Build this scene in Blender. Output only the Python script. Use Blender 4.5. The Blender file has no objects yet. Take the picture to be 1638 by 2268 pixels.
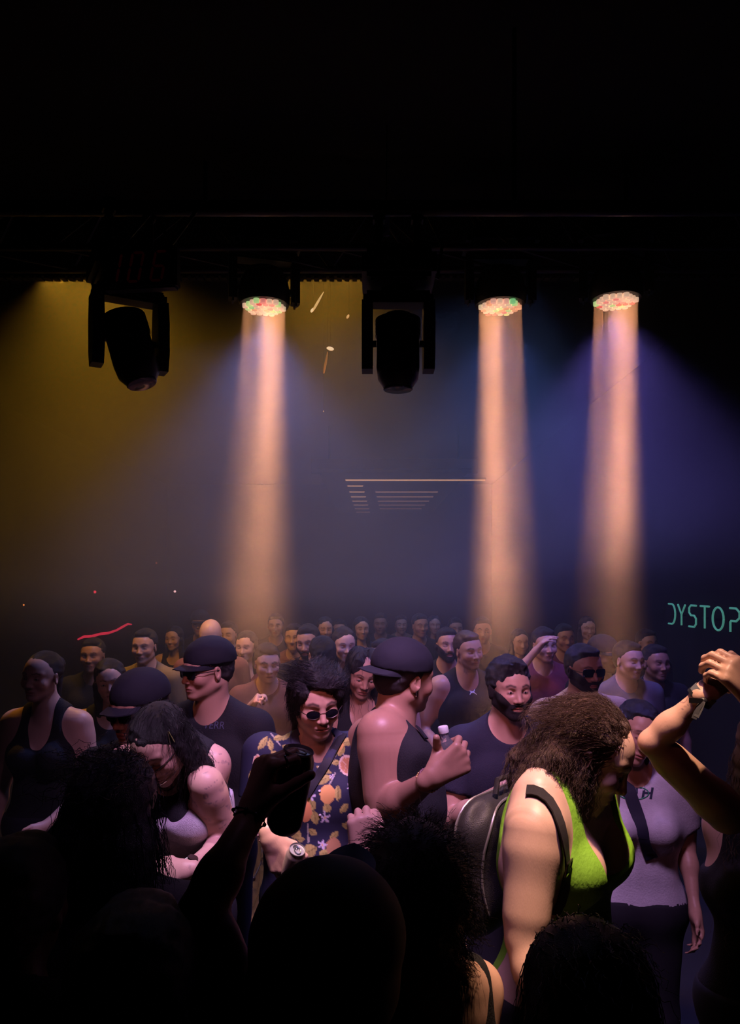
import bpy, bmesh, math, random, colorsys
import numpy as np
from mathutils import Vector, Matrix, Euler
from mathutils.bvhtree import BVHTree

random.seed(7); RNG = np.random.default_rng(7)
S = bpy.context.scene; C = bpy.context.collection
PI = math.pi
FP = 1640.0; CZ = 2.05; HY = 1290.0          # focal length (px), eye height (m), horizon row
def at(px, py, D):
    """A point of the room seen at pixel (px, py) of the photograph, D metres into the room."""
    return Vector(((px-819)/FP*D, D, CZ-(py-HY)/FP*D))

# ------------------------------------------------------------------ camera
cam = bpy.data.cameras.new('camera'); cam_o = bpy.data.objects.new('camera', cam); C.objects.link(cam_o)
cam_o.location = (0, 0, CZ); cam_o.rotation_euler = (PI/2, 0, 0)
cam.sensor_fit = 'VERTICAL'; cam.sensor_height = 36; cam.lens = 36*FP/2268
cam.shift_y = (HY-1134)/2268; cam.clip_start = .05; cam.clip_end = 100
S.camera = cam_o
S.view_settings.view_transform = 'Standard'; S.view_settings.look = 'None'
S.view_settings.exposure = 0.0; S.view_settings.gamma = 1.0
S.view_settings.use_curve_mapping = False
wd = bpy.data.worlds.new('night'); S.world = wd; wd.use_nodes = True
wd.node_tree.nodes['Background'].inputs[0].default_value = (0.30, 0.26, 0.5, 1)
wd.node_tree.nodes['Background'].inputs[1].default_value = 0.0
S.cycles.volume_bounces = 0; S.cycles.max_bounces = 4; S.cycles.diffuse_bounces = 1
S.cycles.glossy_bounces = 2; S.cycles.transmission_bounces = 4; S.cycles.transparent_max_bounces = 8
S.cycles.use_denoising = True
S.cycles.use_adaptive_sampling = True; S.cycles.adaptive_threshold = 0.04; S.cycles.adaptive_min_samples = 16
S.cycles.sample_clamp_indirect = 2.0; S.cycles.caustics_reflective = False; S.cycles.caustics_refractive = False

# ------------------------------------------------------------------ lights
def link_light(name, l, loc, direc=(0, 0, -1)):
    o = bpy.data.objects.new(name, l); C.objects.link(o); o.location = loc; o.visible_camera = False
    o.rotation_euler = Vector(direc).to_track_quat('-Z', 'Y').to_euler(); return o
def disc_light(name, loc, size, spread, power, col, direc=(0, 0, -1)):
    l = bpy.data.lights.new(name, 'AREA'); l.shape = 'DISK'; l.size = size; l.spread = math.radians(spread)
    l.energy = power; l.color = col; return link_light(name, l, loc, direc)
def rect_light(name, loc, sx, sy, spread, power, col, direc=(0, 0, -1)):
    l = bpy.data.lights.new(name, 'AREA'); l.shape = 'RECTANGLE'; l.size = sx; l.size_y = sy
    l.spread = math.radians(spread); l.energy = power; l.color = col; return link_light(name, l, loc, direc)
def spot_light(name, loc, power, col, cone, blend, direc=(0, 0, -1), soft=.06):
    l = bpy.data.lights.new(name, 'SPOT'); l.energy = power; l.color = col; l.spot_size = math.radians(cone)
    l.spot_blend = blend; l.shadow_soft_size = soft; return link_light(name, l, loc, direc)

BEAMS = [((585, 680), 4.1, (-.04, 0.0, -1)), ((1107, 680), 4.1, (.015, 0.0, -1)), ((1363, 668), 4.1, (-.02, 0.0, -1))]
LAMPS = []
for i, (p, D, dr) in enumerate(BEAMS):
    L = at(p[0], p[1], D); LAMPS.append(L)
    disc_light('wash_beam_light', L-Vector((0, 0, .012)), .235, (14, 9.5, 8.5)[i], (40, 45, 46)[i], (1.0, .40, .18), dr)
    spot_light('wash_halo_light', L-Vector((0, 0, .03)), (150, 75, 190)[i], ((.22, .30, 1), (.15, .25, 1), (.27, .19, 1))[i], 98, .55, (0, 0, -1), .1)
# amber wash lamps hung beyond the header
for x_, sx_, pw_, cc_, (dx_, dy_) in ((-1.85, .62, 23, (1, .47, .035), (.22, .14)), (-.30, .55, 14, (1, .47, .05), (0, .14))):
    o_ = rect_light('amber_wash_light', (x_, 4.82, 4.09), sx_, .05, 120, pw_, cc_)
    o_.rotation_euler = (math.atan(dy_), -math.atan(dx_), 0)      # long side kept parallel to the header
rect_light('blue_wash_light', (.4, 7.2, 3.95), 3.2, 3.2, 130, 32, (.24, .38, 1), (-.05, -.1, -1))  # unseen soft source added to bring more blue into the haze
# stage side: dim red wash on the crowd, violet wash overhead
rect_light('red_stage_light', (-.6, .2, 3.2), 1.6, .3, 34, 1.3, (1, .25, .26), (0.24, 1, -.5))
rect_light('violet_overhead_light', (.22, 1.3, 3.95), .8, .3, 50, 12.5, (.86, .46, 1), (-.08, .52, -1))
WL = Vector((-1.0, 1.75, 3.9)); spot_light('pale_violet_light', WL, 150, (.85, .66, 1), 15, .8, at(392, 1830, 2.25)-WL, .04)  # unseen spot added to brighten the white crop top
# warm key lamp over the woman in the green top
KEY = Vector((.64, 1.5, 4.2))
spot_light('warm_key_light', KEY, 620, (1.0, .60, .36), 18, .6, at(1270, 1840, 1.72)-KEY, .035)
HL = Vector((-.5, 1.85, 4.1)); spot_light('warm_hand_light', HL, 620, (1.0, .72, .50), 7.5, .7, at(622, 1915, 2.34)-HL, .03)

# ------------------------------------------------------------------ helpers
MATS = {}
def mat(name, col=(.5, .5, .5), rough=.6, metal=0.0, emit=None, es=1.0, attr=False, trans=0.0, bump=0.0, bscale=60, sheen=0.0, coat=0.0):
    if name in MATS: return MATS[name]
    m = bpy.data.materials.new(name); m.use_nodes = True; nt = m.node_tree; b = nt.nodes['Principled BSDF']
    b.inputs['Base Color'].default_value = (*col, 1); b.inputs['Roughness'].default_value = rough
    b.inputs['Metallic'].default_value = metal; b.inputs['Specular IOR Level'].default_value = .35
    if trans: b.inputs['Transmission Weight'].default_value = trans; b.inputs['IOR'].default_value = 1.3
    if coat: b.inputs['Coat Weight'].default_value = coat
    if sheen: b.inputs['Sheen Weight'].default_value = sheen
    if emit: b.inputs['Emission Color'].default_value = (*emit, 1); b.inputs['Emission Strength'].default_value = es
    if attr:
        a = nt.nodes.new('ShaderNodeAttribute'); a.attribute_name = 'Col'
        n = nt.nodes.new('ShaderNodeTexNoise'); n.inputs['Scale'].default_value = 25; n.inputs['Detail'].default_value = 4
        r = nt.nodes.new('ShaderNodeMapRange'); r.inputs['To Min'].default_value = .94; r.inputs['To Max'].default_value = 1.06
        v = nt.nodes.new('ShaderNodeVectorMath'); v.operation = 'SCALE'
        nt.links.new(n.outputs['Fac'], r.inputs['Value']); nt.links.new(a.outputs['Color'], v.inputs[0])
        nt.links.new(r.outputs[0], v.inputs['Scale']); nt.links.new(v.outputs[0], b.inputs['Base Color'])
    elif not emit:
        n = nt.nodes.new('ShaderNodeTexNoise'); n.inputs['Scale'].default_value = 18; n.inputs['Detail'].default_value = 5
        cr = nt.nodes.new('ShaderNodeMix'); cr.data_type = 'RGBA'
        cr.inputs[6].default_value = (*[c*.85 for c in col], 1); cr.inputs[7].default_value = (*[min(1, c*1.15) for c in col], 1)
        nt.links.new(n.outputs['Fac'], cr.inputs[0]); nt.links.new(cr.outputs[2], b.inputs['Base Color'])
    if bump:
        n2 = nt.nodes.new('ShaderNodeTexNoise'); n2.inputs['Scale'].default_value = bscale; n2.inputs['Detail'].default_value = 3
        bp = nt.nodes.new('ShaderNodeBump'); bp.inputs['Strength'].default_value = bump; bp.inputs['Distance'].default_value = .01
        nt.links.new(n2.outputs['Fac'], bp.inputs['Height']); nt.links.new(bp.outputs[0], b.inputs['Normal'])
    MATS[name] = m; return m

def tag(o, label=None, cat=None, group=None, kind=None):
    if label: o['label'] = label
    if cat: o['category'] = cat
    if group: o['group'] = group
    if kind: o['kind'] = kind
    return o
def thing(name, loc, label, cat, group=None, rot=None):
    o = bpy.data.objects.new(name, None); C.objects.link(o); o.location = loc
    if rot is not None: o.rotation_euler = rot
    o.empty_display_size = .1
    return tag(o, label, cat, group)
def mesh_obj(name, V, F, m, parent=None, smooth=True, cols=None, world=False):
    me = bpy.data.meshes.new(name)
    me.from_pydata([tuple(v) for v in V] if not isinstance(V, np.ndarray) else V.tolist(), [], F if not isinstance(F, np.ndarray) else F.tolist())
    if cols is not None:
        a = me.color_attributes.new('Col', 'FLOAT_COLOR', 'POINT')
        buf = np.ones((len(V), 4), np.float32); buf[:, :3] = cols; a.data.foreach_set('color', buf.ravel())
    if smooth: me.polygons.foreach_set('use_smooth', [True]*len(me.polygons))
    me.update(); o = bpy.data.objects.new(name, me); C.objects.link(o)
    if m: me.materials.append(m)
    if parent:
        o.parent = parent
        if world: o.matrix_parent_inverse = mat_of(parent).inverted()
    return o
def mat_of(o):
    return Matrix.LocRotScale(o.location, o.rotation_euler, o.scale)
class MB:
    """collects shapes into one mesh"""
    def __init__(s): s.V = []; s.F = []
    def add(s, V, F):
        n = len(s.V); s.V += [Vector(v) for v in V]; s.F += [tuple(i+n for i in f) for f in F]; return s
    def box(s, c, d, R=None, bev=0):
        bm = bmesh.new(); bmesh.ops.create_cube(bm, size=1); bmesh.ops.scale(bm, vec=d, verts=bm.verts)
        if bev: bmesh.ops.bevel(bm, geom=bm.edges[:], offset=bev, segments=2, affect='EDGES')
        M = Matrix.Translation(c) @ (R.to_4x4() if R is not None else Matrix())
        bm.verts.index_update(); s.add([M @ v.co for v in bm.verts], [[v.index for v in f.verts] for f in bm.faces]); bm.free(); return s
    def tube(s, pts, r, n=8, cap=True):
        pts = [Vector(p) for p in pts]; V = []; F = []; N = len(pts)
        rs = r if isinstance(r, (list, tuple)) else [r]*N
        up = None
        for i, p in enumerate(pts):
            d = (pts[min(i+1, N-1)]-pts[max(i-1, 0)]).normalized()
            if up is None: up = d.orthogonal().normalized()
            up = (up-d*up.dot(d)); up = up.normalized() if up.length > 1e-6 else d.orthogonal().normalized()
            b = d.cross(up)
            for k in range(n):
                a = 2*PI*k/n; V.append(p+(up*math.cos(a)+b*math.sin(a))*rs[i])
        for i in range(N-1):
            for k in range(n):
                F.append((i*n+k, i*n+(k+1) % n, (i+1)*n+(k+1) % n, (i+1)*n+k))
        if cap: F.append(tuple(range(n))[::-1]); F.append(tuple((N-1)*n+k for k in range(n)))
        return s.add(V, F)
    def lathe(s, prof, M=None, n=32):
        """prof: list of (r, z); closed at r=0 ends"""
        V = []; F = []; M = M or Matrix()
        for r, z in prof:
            for k in range(n): a = 2*PI*k/n; V.append(M @ Vector((r*math.cos(a), r*math.sin(a), z)))
        for i in range(len(prof)-1):
            for k in range(n): F.append((i*n+k, i*n+(k+1) % n, (i+1)*n+(k+1) % n, (i+1)*n+k))
        F.append(tuple(range(n))[::-1]); F.append(tuple((len(prof)-1)*n+k for k in range(n)))
        return s.add(V, F)
    def prism(s, poly, h, M):
        """poly in local xy, extruded by h along local z"""
        n = len(poly); V = [M @ Vector((x, y, -h/2)) for x, y in poly]+[M @ Vector((x, y, h/2)) for x, y in poly]
        F = [tuple(range(n))[::-1], tuple(range(n, 2*n))]+[(i, (i+1) % n, (i+1) % n+n, i+n) for i in range(n)]
        return s.add(V, F)
    def sphere(s, c, r, sc=(1, 1, 1), R=None):
        bm = bmesh.new(); bmesh.ops.create_uvsphere(bm, u_segments=16, v_segments=10, radius=r)
        bmesh.ops.scale(bm, vec=sc, verts=bm.verts); M = Matrix.Translation(c) @ (R.to_4x4() if R is not None else Matrix())
        bm.verts.index_update(); s.add([M @ v.co for v in bm.verts], [[v.index for v in f.verts] for f in bm.faces]); bm.free(); return s
    def build(s, name, m, parent=None, smooth=True, world=False):
        o = mesh_obj(name, s.V, s.F, m, parent, False, None, world)
        if smooth:
            o.data.polygons.foreach_set('use_smooth', [True]*len(o.data.polygons)); o.data.set_sharp_from_angle(angle=math.radians(38))
        return o

# ------------------------------------------------------------------ figures: smooth surface fields
def V3(*a): return np.array(a, float)
def rc(a, b, r1, r2, k=.03, tg='torso', sx=1.0, ax=None, sub=False):
    """tapered capsule; sx<1 flattens along direction ax"""
    a = np.asarray(a, float); b = np.asarray(b, float)
    R = max(r1, r2); return dict(t='c', a=a, b=b, r1=r1, r2=r2, k=k, g=tg, sx=sx, ax=ax, sub=sub,
        lo=np.minimum(a, b)-R, hi=np.maximum(a, b)+R)
def el(c, r, R=None, k=.02, tg='torso', sub=False):
    c = np.asarray(c, float); r = np.asarray(r, float); m = max(r)
    return dict(t='e', c=c, r=r, R=np.eye(3) if R is None else np.asarray(R, float), k=k, g=tg, sub=sub, lo=c-m, hi=c+m)
def dist(p, P, inf=0.0):
    if p['t'] == 'c':
        a, b = p['a'], p['b']; Q = P-a; ba = b-a
        if p['ax'] is not None and p['sx'] != 1.0:
            ax = p['ax']; comp = Q @ ax; Q = Q+comp[..., None]*ax*(1/p['sx']-1)
            bc = ba @ ax; ba = ba+bc*ax*(1/p['sx']-1)
            t = np.clip((Q @ ba)/max(ba @ ba, 1e-9), 0, 1)
            d = np.linalg.norm(Q-t[..., None]*ba, axis=-1)
            rr = p['r1']+(p['r2']-p['r1'])*t
            return (d-rr)*(p['sx']*.5+.5)-inf
        t = np.clip((Q @ ba)/max(ba @ ba, 1e-9), 0, 1)
        return np.linalg.norm(Q-t[..., None]*ba, axis=-1)-(p['r1']+(p['r2']-p['r1'])*t)-inf
    q = ((P-p['c']) @ p['R']); r = p['r']
    k0 = np.linalg.norm(q/r, axis=-1); k1 = np.linalg.norm(q/(r*r), axis=-1)+1e-9
    return k0*(k0-1)/k1-inf
def smin(a, b, k):
    h = np.maximum(k-np.abs(a-b), 0)/k; return np.minimum(a, b)-h*h*k*.25
def smax(a, b, k): return -smin(-a, -b, k)
def axis(lo, hi, coarse, fine=()):
    xs = [lo]
    while xs[-1] < hi:
        x = xs[-1]; st = coarse
        for a, b, f in fine:
            if a-st < x < b: st = min(st, f)
        xs.append(x+st)
    return np.array(xs)
class Grid:
    def __init__(s, lo, hi, coarse, fine=()):
        s.ax = [axis(lo[i], hi[i], coarse[i], [(f[0][i], f[1][i], f[2]) for f in fine]) for i in range(3)]
        s.F = np.ones([len(a) for a in s.ax], np.float32)
        s.mc = max(coarse)
    def sl(s, lo, hi, m):
        r = []
        for i in range(3):
            a = max(int(np.searchsorted(s.ax[i], lo[i]-m))-1, 0); b = min(int(np.searchsorted(s.ax[i], hi[i]+m))+1, len(s.ax[i]))
            r.append(slice(a, b))
        return tuple(r)
    def pts(s, sl):
        g = np.meshgrid(*[s.ax[i][sl[i]] for i in range(3)], indexing='ij'); return np.stack(g, -1)
    def put(s, p, inf=0.0, k=None):
        m = .03+inf+s.mc; sl = s.sl(p['lo'], p['hi'], m)
        if min(x.stop-x.start for x in sl) < 2: return
        d = dist(p, s.pts(sl), inf); kk = k or p['k']
        s.F[sl] = smax(s.F[sl], -d, kk) if p['sub'] else smin(s.F[sl], d, kk)
    def cutplane(s, pt, n, k=.002):
        pt = np.asarray(pt, float); n = np.asarray(n, float); n = n/np.linalg.norm(n)
        X = (s.ax[0][:, None, None]-pt[0])*n[0]+(s.ax[1][None, :, None]-pt[1])*n[1]+(s.ax[2][None, None, :]-pt[2])*n[2]
        s.F = np.maximum(s.F, X.astype(np.float32))
    def mesh(s):
        F = s.F; F[0] = F[-1] = 1; F[:, 0] = F[:, -1] = 1; F[:, :, 0] = F[:, :, -1] = 1
        neg = F < 0; c = np.zeros([n-1 for n in F.shape], np.int8)
        sh = [n-1 for n in F.shape]
        def cs(A, i, j, k): return A[i:i+sh[0], j:j+sh[1], k:k+sh[2]]
        for i in (0, 1):
            for j in (0, 1):
                for k in (0, 1): c += cs(neg, i, j, k)
        I, J, K = np.nonzero((c > 0) & (c < 8)); n = len(I)
        idx = np.full(sh, -1, np.int32); idx[I, J, K] = np.arange(n)
        acc = np.zeros((n, 3)); cnt = np.zeros(n)
        corners = [(i, j, k) for i in (0, 1) for j in (0, 1) for k in (0, 1)]
        for a in corners:
            for b in corners:
                if sum(abs(a[q]-b[q]) for q in range(3)) == 1 and a < b:
                    fa = F[I+a[0], J+a[1], K+a[2]]; fb = F[I+b[0], J+b[1], K+b[2]]
                    m = (fa < 0) != (fb < 0); t = np.where(m, fa/(fa-fb+1e-12), 0)
                    for q in range(3):
                        acc[:, q] += np.where(m, a[q]+t*(b[q]-a[q]), 0)
                    cnt += m
        acc /= np.maximum(cnt, 1)[:, None]
        V = np.empty((n, 3))
        for q, ii in enumerate((I, J, K)):
            A = s.ax[q]; V[:, q] = A[ii]+acc[:, q]*(A[ii+1]-A[ii])
        Q = []
        for ax_ in range(3):
            o1, o2 = [(1, 2), (2, 0), (0, 1)][ax_]
            A = [slice(None)]*3; B = [slice(None)]*3; A[ax_] = slice(0, -1); B[ax_] = slice(1, None)
            na = neg[tuple(A)]; nb = neg[tuple(B)]
            P = np.array(np.nonzero(na != nb)).T
            ok = np.ones(len(P), bool)
            for o in (o1, o2): ok &= (P[:, o] > 0) & (P[:, o] < F.shape[o]-1)
            P = P[ok]; flip = ~na[P[:, 0], P[:, 1], P[:, 2]]
            def g(d1, d2):
                R = P.copy(); R[:, o1] += d1; R[:, o2] += d2; return idx[R[:, 0], R[:, 1], R[:, 2]]
            q = np.stack([g(-1, -1), g(0, -1), g(0, 0), g(-1, 0)], 1)
            q[flip] = q[flip][:, ::-1]; Q.append(q)
        return V, np.concatenate(Q)
def field_at(prims, P, inf=0.0):
    F = np.ones(len(P))
    for p in prims:
        d = dist(p, P, 0 if p['sub'] else inf); F = smax(F, -d, p['k']) if p['sub'] else smin(F, d, p['k'])
    return F
def wob(P, f=30, seed=0):
    r = np.random.default_rng(seed); o = np.zeros(P.shape[:-1])
    for i in range(5):
        d = r.normal(size=3); d /= np.linalg.norm(d); o += np.sin((P @ d)*f*(1+.45*i)+r.uniform(0, 6))/(1+.5*i)
    return o/2.6
def rotz(a): c, s_ = math.cos(a), math.sin(a); return np.array([[c, -s_, 0], [s_, c, 0], [0, 0, 1.]])
def rotx(a): c, s_ = math.cos(a), math.sin(a); return np.array([[1, 0, 0], [0, c, -s_], [0, s_, c.real]])
def roty(a): c, s_ = math.cos(a), math.sin(a); return np.array([[c, 0, s_], [0, 1, 0], [-s_, 0, c]])
D2R = PI/180

def head_prims(c, R, s, fem=False, jaw=1.0, nose=1.0):
    """head in its own axes: +x its right side, +y out of the face, +z up; origin between the ears at eye height"""
    L = []
    def W(x, y, z): return c+R @ (V3(x, y, z)*s)
    def E(x, y, z, r, k=.012, sub=False, Q=None): L.append(el(W(x, y, z), V3(*r)*s, R if Q is None else R @ Q, k*s, 'head', sub))
    def K(a, b, r1, r2, k=.012, sub=False): L.append(rc(W(*a), W(*b), r1*s, r2*s, k*s, 'head', sub=sub))
    E(0, -.012, .032, (.074, .094, .082), .02); E(0, .030, .012, (.065, .062, .07), .03)
    E(0, .032, -.035, (.058*jaw, .060, .062), .03)
    for q in (-1, 1):
        K((q*.050*jaw, -.005, -.055), (q*.014, .066, -.094), .019, .017, .025)
        E(q*.040, .062, -.030, (.024, .022, .024), .02)
        K((q*.014, .083, .021), (q*.046, .068, .022), .010, .008, .014)
        E(q*.031, .092, -.001, (.017, .013, .012), .012, True)
        E(q*.031, .0745, -.002, (.0145, .0125, .0115), .004)
        E(q*.076, -.006, -.010, (.008, .019, .031), .006, False, rotz(-q*.45))
        E(q*.082, -.001, -.006, (.004, .010, .017), .004, True, rotz(-q*.45))
    E(0, .074, -.098, (.018, .016, .014), .016)
    K((0, .082, .012), (0, .106*nose, -.034), .0075, .0105, .010)
    for q in (-1, 1): E(q*.012*nose, .096, -.038, (.0085, .010, .0075), .006)
    for q in (-1, 1): E(q*.007, .101, -.0455, (.0035, .005, .003), .003, True)
    E(0, .079, -.066, (.028, .014, .018), .016)
    E(0, .090, -.0625, (.023, .0085, .0052), .005); E(0, .089, -.0735, (.020, .0085, .0062), .005)
    E(0, .098, -.0678, (.024, .008, .0013), .003, True)
    return L
def hand_prims(W, d, b, side, s=1.0, curl=.3, thumb=.4, spread=.0, curls=None, tg='hR', thumb_tip=None):
    d = np.asarray(d, float); d = d/np.linalg.norm(d); b = np.asarray(b, float); b = b-d*(b @ d); b = b/np.linalg.norm(b)
    x = np.cross(b, d) if side == 'R' else np.cross(d, b)
    M = np.stack([x, d, b], 1)
    def T(p): return W+M @ (V3(*p)*s)
    L = []
    kn = [(.031, .094), (.010, .099), (-.012, .094), (-.031, .085)]
    seg = [(.043, .025, .020), (.047, .029, .021), (.043, .027, .020), (.033, .020, .018)]
    for i, (kx, ky) in enumerate(kn):
        L.append(rc(T((kx*.45, .006, 0)), T((kx, ky, .002)), .0165*s, .0125*s, .014, tg))
    L.append(rc(T((0, -.02, 0)), T((0, .02, 0)), .025*s, .023*s, .015, tg, .8, M[:, 2]))
    L.append(rc(T((.012, .02, -.010)), T((.022, .055, -.012)), .019*s, .014*s, .014, tg))
    for i, (kx, ky) in enumerate(kn):
        cc = curls[i] if curls else curl; ang = 0; p = V3(kx, ky, 0); fan = (1.5-i)*(spread+.03); r = .0098-.0009*(i == 3)
        for j, (ln, a) in enumerate(zip(seg[i], (72, 88, 52))):
            ang += cc*a*D2R
            q = p+ln*V3(math.sin(fan)*math.cos(ang), math.cos(fan)*math.cos(ang), -math.sin(ang))
            L.append(rc(T(p), T(q), (r-.0006*j)*s, (r-.0006*(j+1))*s, .004 if j else .006, tg)); p = q
    a = V3(.020, .022, -.010); m = V3(.046, .052, -.014-.018*thumb)
    L.append(rc(T(a), T(m), .017*s, .0125*s, .012, tg))
    if thumb_tip is not None:
        tt = M.T @ (np.asarray(thumb_tip)-W)/s; e1 = m+(tt-m)*.55
        L.append(rc(T(m), T(e1), .012*s, .0105*s, .006, tg)); L.append(rc(T(e1), T(tt), .0105*s, .009*s, .004, tg))
    else:
        e1 = m+.034*V3(.45-.6*thumb, .85, -.5*thumb); e2 = e1+.027*V3(.15-.8*thumb, .9, -.45*thumb)
        L.append(rc(T(m), T(e1), .012*s, .0105*s, .006, tg)); L.append(rc(T(e1), T(e2), .0105*s, .0088*s, .004, tg))
    return L

SKIN = {'light': (.62, .38, .29), 'tan': (.50, .29, .20), 'brown': (.33, .18, .12), 'dark': (.16, .085, .06), 'pale': (.68, .45, .36)}
class Person:
    def __init__(s, label, head, yaw=180, look=(180, 0, 0), sex='m', tone='tan', sc=None, lean=(0, 0), fat=1.0, arms=None,
                 group=None, res=.011, hres=.0045, fine=(), legs='stand', brow=(.03, .02, .02), jaw=1.0, nose=1.0, hs=1.0, stubble=0, bust=0.0, cat='person', tattoo=None, lips=None, hoff=(0, 0, 0)):
        s.yaw = yaw*D2R; s.Rb = rotz(s.yaw); s.fem = sex == 'f'; s.tone = SKIN[tone]; s.res = res; s.hres = hres; s.brow = brow
        s.stubble = stubble; s.jaw = jaw
        if sc is None: sc = (head.z-hoff[2])/1.635
        s.sc = sc; s.hs = hs*(1.0 if not s.fem else .95)*(.9+.1*sc)
        lf, ls = lean[0]*D2R, lean[1]*D2R; piv = V3(0, 0, .95)*sc; RL = rotx(-lf) @ roty(ls)
        def T0(p): return piv+RL @ (V3(*p)*sc-piv)
        h0 = T0((0, .035, 1.635))+V3(*hoff); dz = head.z-h0[2]
        s.T = lambda p: T0(p)+V3(0, 0, dz)
        s.RL = RL
        hw = V3(*head); off = s.Rb @ V3(h0[0], h0[1], 0)
        s.root = V3(hw[0]-off[0], hw[1]-off[1], 0); T = s.T
        s.inv = lambda w: s.Rb.T @ (V3(*w)-s.root)
        s.hc = s.inv(hw); s.hR = rotz((look[0]-yaw)*D2R) @ rotx(look[1]*D2R) @ roty(look[2]*D2R)   # yaw, pitch (+ up), roll
        s.e = thing('person', Vector(s.root), label, cat, group, (0, 0, s.yaw))
        f = s.fat = fat; L = []; Y = V3(0, 1, 0); YL = RL @ Y
        hip, wst, chs, shd = (.082, .055, .085, .17) if s.fem else (.075, .07, .098, .188)
        wr = (.088 if s.fem else .100)*f
        L += [rc(T((-hip, 0, .93)), T((hip, 0, .93)), .108*f*sc, .108*f*sc, .05, 'torso', .85, YL),
              rc(T((-wst, .005, 1.08)), T((wst, .005, 1.08)), wr*sc, wr*sc, .06, 'torso', .85, YL),
              rc(T((-chs, 0, 1.25)), T((chs, 0, 1.25)), .098*f*sc, .098*f*sc, .06, 'torso', .9, YL),
              rc(T((-chs*1.05, -.012, 1.35)), T((chs*1.05, -.012, 1.35)), .075*f*sc, .075*f*sc, .05, 'torso', .95, YL),
              rc(T((-shd*.8, -.01, 1.405)), T((shd*.8, -.01, 1.405)), .048*sc, .048*sc, .05, 'torso')]
        for q in (-1, 1): L.append(rc(T((q*.02, -.03, 1.49)), T((q*shd*.75, -.015, 1.43)), .042*sc, .036*sc, .04, 'torso'))
        if s.fem:
            for q in (-1, 1): L.append(el(T((q*.075, .075+.02*bust, 1.255)), V3(.062, .055+.02*bust, .062)*sc*(.9+.1*f), RL, .03, 'torso'))
        else:
            for q in (-1, 1): L.append(el(T((q*.075, .055, 1.30)), V3(.08, .04, .06)*sc, RL, .03, 'torso'))
        nb = s.hc+s.hR @ (V3(0, -.030, -.055)*s.hs); nr = .047 if s.fem else .057
        L.append(rc(T((0, -.015, 1.43)), nb, (nr+.006)*sc, nr*sc, .035, 'neck'))
        L.append(rc(T((0, .01, 1.44)), s.hc+s.hR @ (V3(0, .015, -.07)*s.hs), nr*.8*sc, nr*.7*sc, .03, 'neck'))
        s.neck = L[-2]['a']; L += head_prims(s.hc, s.hR, s.hs, s.fem, jaw*(.94 if s.fem else 1), nose)
        s.arm = {}; ar = .76 if s.fem else 1.0
        for sd, q in (('R', 1), ('L', -1)):
            sh = T((q*shd, -.01, 1.40)); a = (arms or {}).get(sd) or {}
            e = s.inv(a['e']) if 'e' in a else (T(a['el']) if 'el' in a else T((q*(shd+.05), -.03, 1.12)))
            w = s.inv(a['w']) if 'w' in a else (T(a['wl']) if 'wl' in a else T((q*(shd+.06), .05, .88)))
            if 'sh' in a: sh = s.inv(a['sh'])
            s.arm[sd] = (sh, e, w)
            up = e-sh
            L.append(rc(sh, sh+up*.12, .055*ar*f*sc, .052*ar*f*sc, .06, 'u'+sd))
            L.append(rc(sh, e, .052*ar*f*sc, .038*ar*f*sc, .05, 'u'+sd))
            L.append(rc(sh+up*.25, sh+up*.75, .046*ar*f*sc, .043*ar*f*sc, .05, 'u'+sd))
            fo = w-e; L.append(rc(e, e+fo*.35, .038*ar*f*sc, .041*ar*f*sc, .02, 'f'+sd)); L.append(rc(e+fo*.3, w, .040*ar*f*sc, .024*ar*sc, .02, 'f'+sd))
            hd = a.get('hand') or {}
            d = s.Rb.T @ V3(*hd['d']) if 'd' in hd else fo; b = s.Rb.T @ V3(*hd['b']) if 'b' in hd else V3(q, -.3, 0.01)
            kw = {k_: v for k_, v in hd.items() if k_ in ('curl', 'thumb', 'spread', 'curls')}
            if 'tip' in hd: kw['thumb_tip'] = s.inv(hd['tip'])
            if 'tip' in hd: s.tip = kw['thumb_tip']
            H = hand_prims(w, d, b, sd, sc*(.93 if s.fem else 1.03)*hd.get('s', 1), tg='h'+sd, **kw); L += H; s.hand = getattr(s, 'hand', {}); s.hand[sd] = H
            if hd.get('fine'):
                lo = np.min([p['lo'] for p in H], 0); hi = np.max([p['hi'] for p in H], 0); fine = list(fine)+[(lo-.01, hi+.01, hd['fine'])]
            if a.get('fine'):
                pp = [p for p in L if p['g'] in ('f'+sd, 'u'+sd)]
                lo = np.min([p['lo'] for p in pp], 0); hi = np.max([p['hi'] for p in pp], 0); fine = list(fine)+[(lo-.01, hi+.01, a['fine'])]
        hz = T((0, 0, .93))
        for q in (-1, 1):
            h = V3(hz[0]+q*.085*sc, hz[1], hz[2]-.03); kz = h[2]*.53
            kn = V3(h[0]+q*.015, h[1]*.5+.02, kz); an = V3(q*.11*sc, -.03, .085)
            L += [rc(h, kn, .082*f*sc, .055*sc, .03, 'leg'), rc(kn, an, .055*sc, .036*sc, .03, 'leg'),
                  rc(an, V3(an[0], an[1]-.02, .045), .036*sc, .035*sc, .02, 'foot'), rc((an[0], an[1]-.02, .04), (an[0]+q*.02, .13, .03), .035*sc, .027, .02, 'foot')]
        s.L = L; s.fine = list(fine)
        hl = s.hc-.13*s.hs; hh = s.hc+.13*s.hs
        s.fine.append((hl, hh, hres))
        s.tattoo = tattoo; s.lips = lips or tuple(c*k_ for c, k_ in zip(s.tone, (.85, .55, .6)))
        s.build_body()
    def sel(s, *g): return [p for p in s.L if p['g'] in g]
    def grid(s, prims, pad=.03, extra=(), fine=None):
        lo = np.min([p['lo'] for p in prims], 0)-pad; hi = np.max([p['hi'] for p in prims], 0)+pad
        return Grid(lo, hi, (s.res, s.res, s.res*1.25), (s.fine if fine is None else fine))
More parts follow.
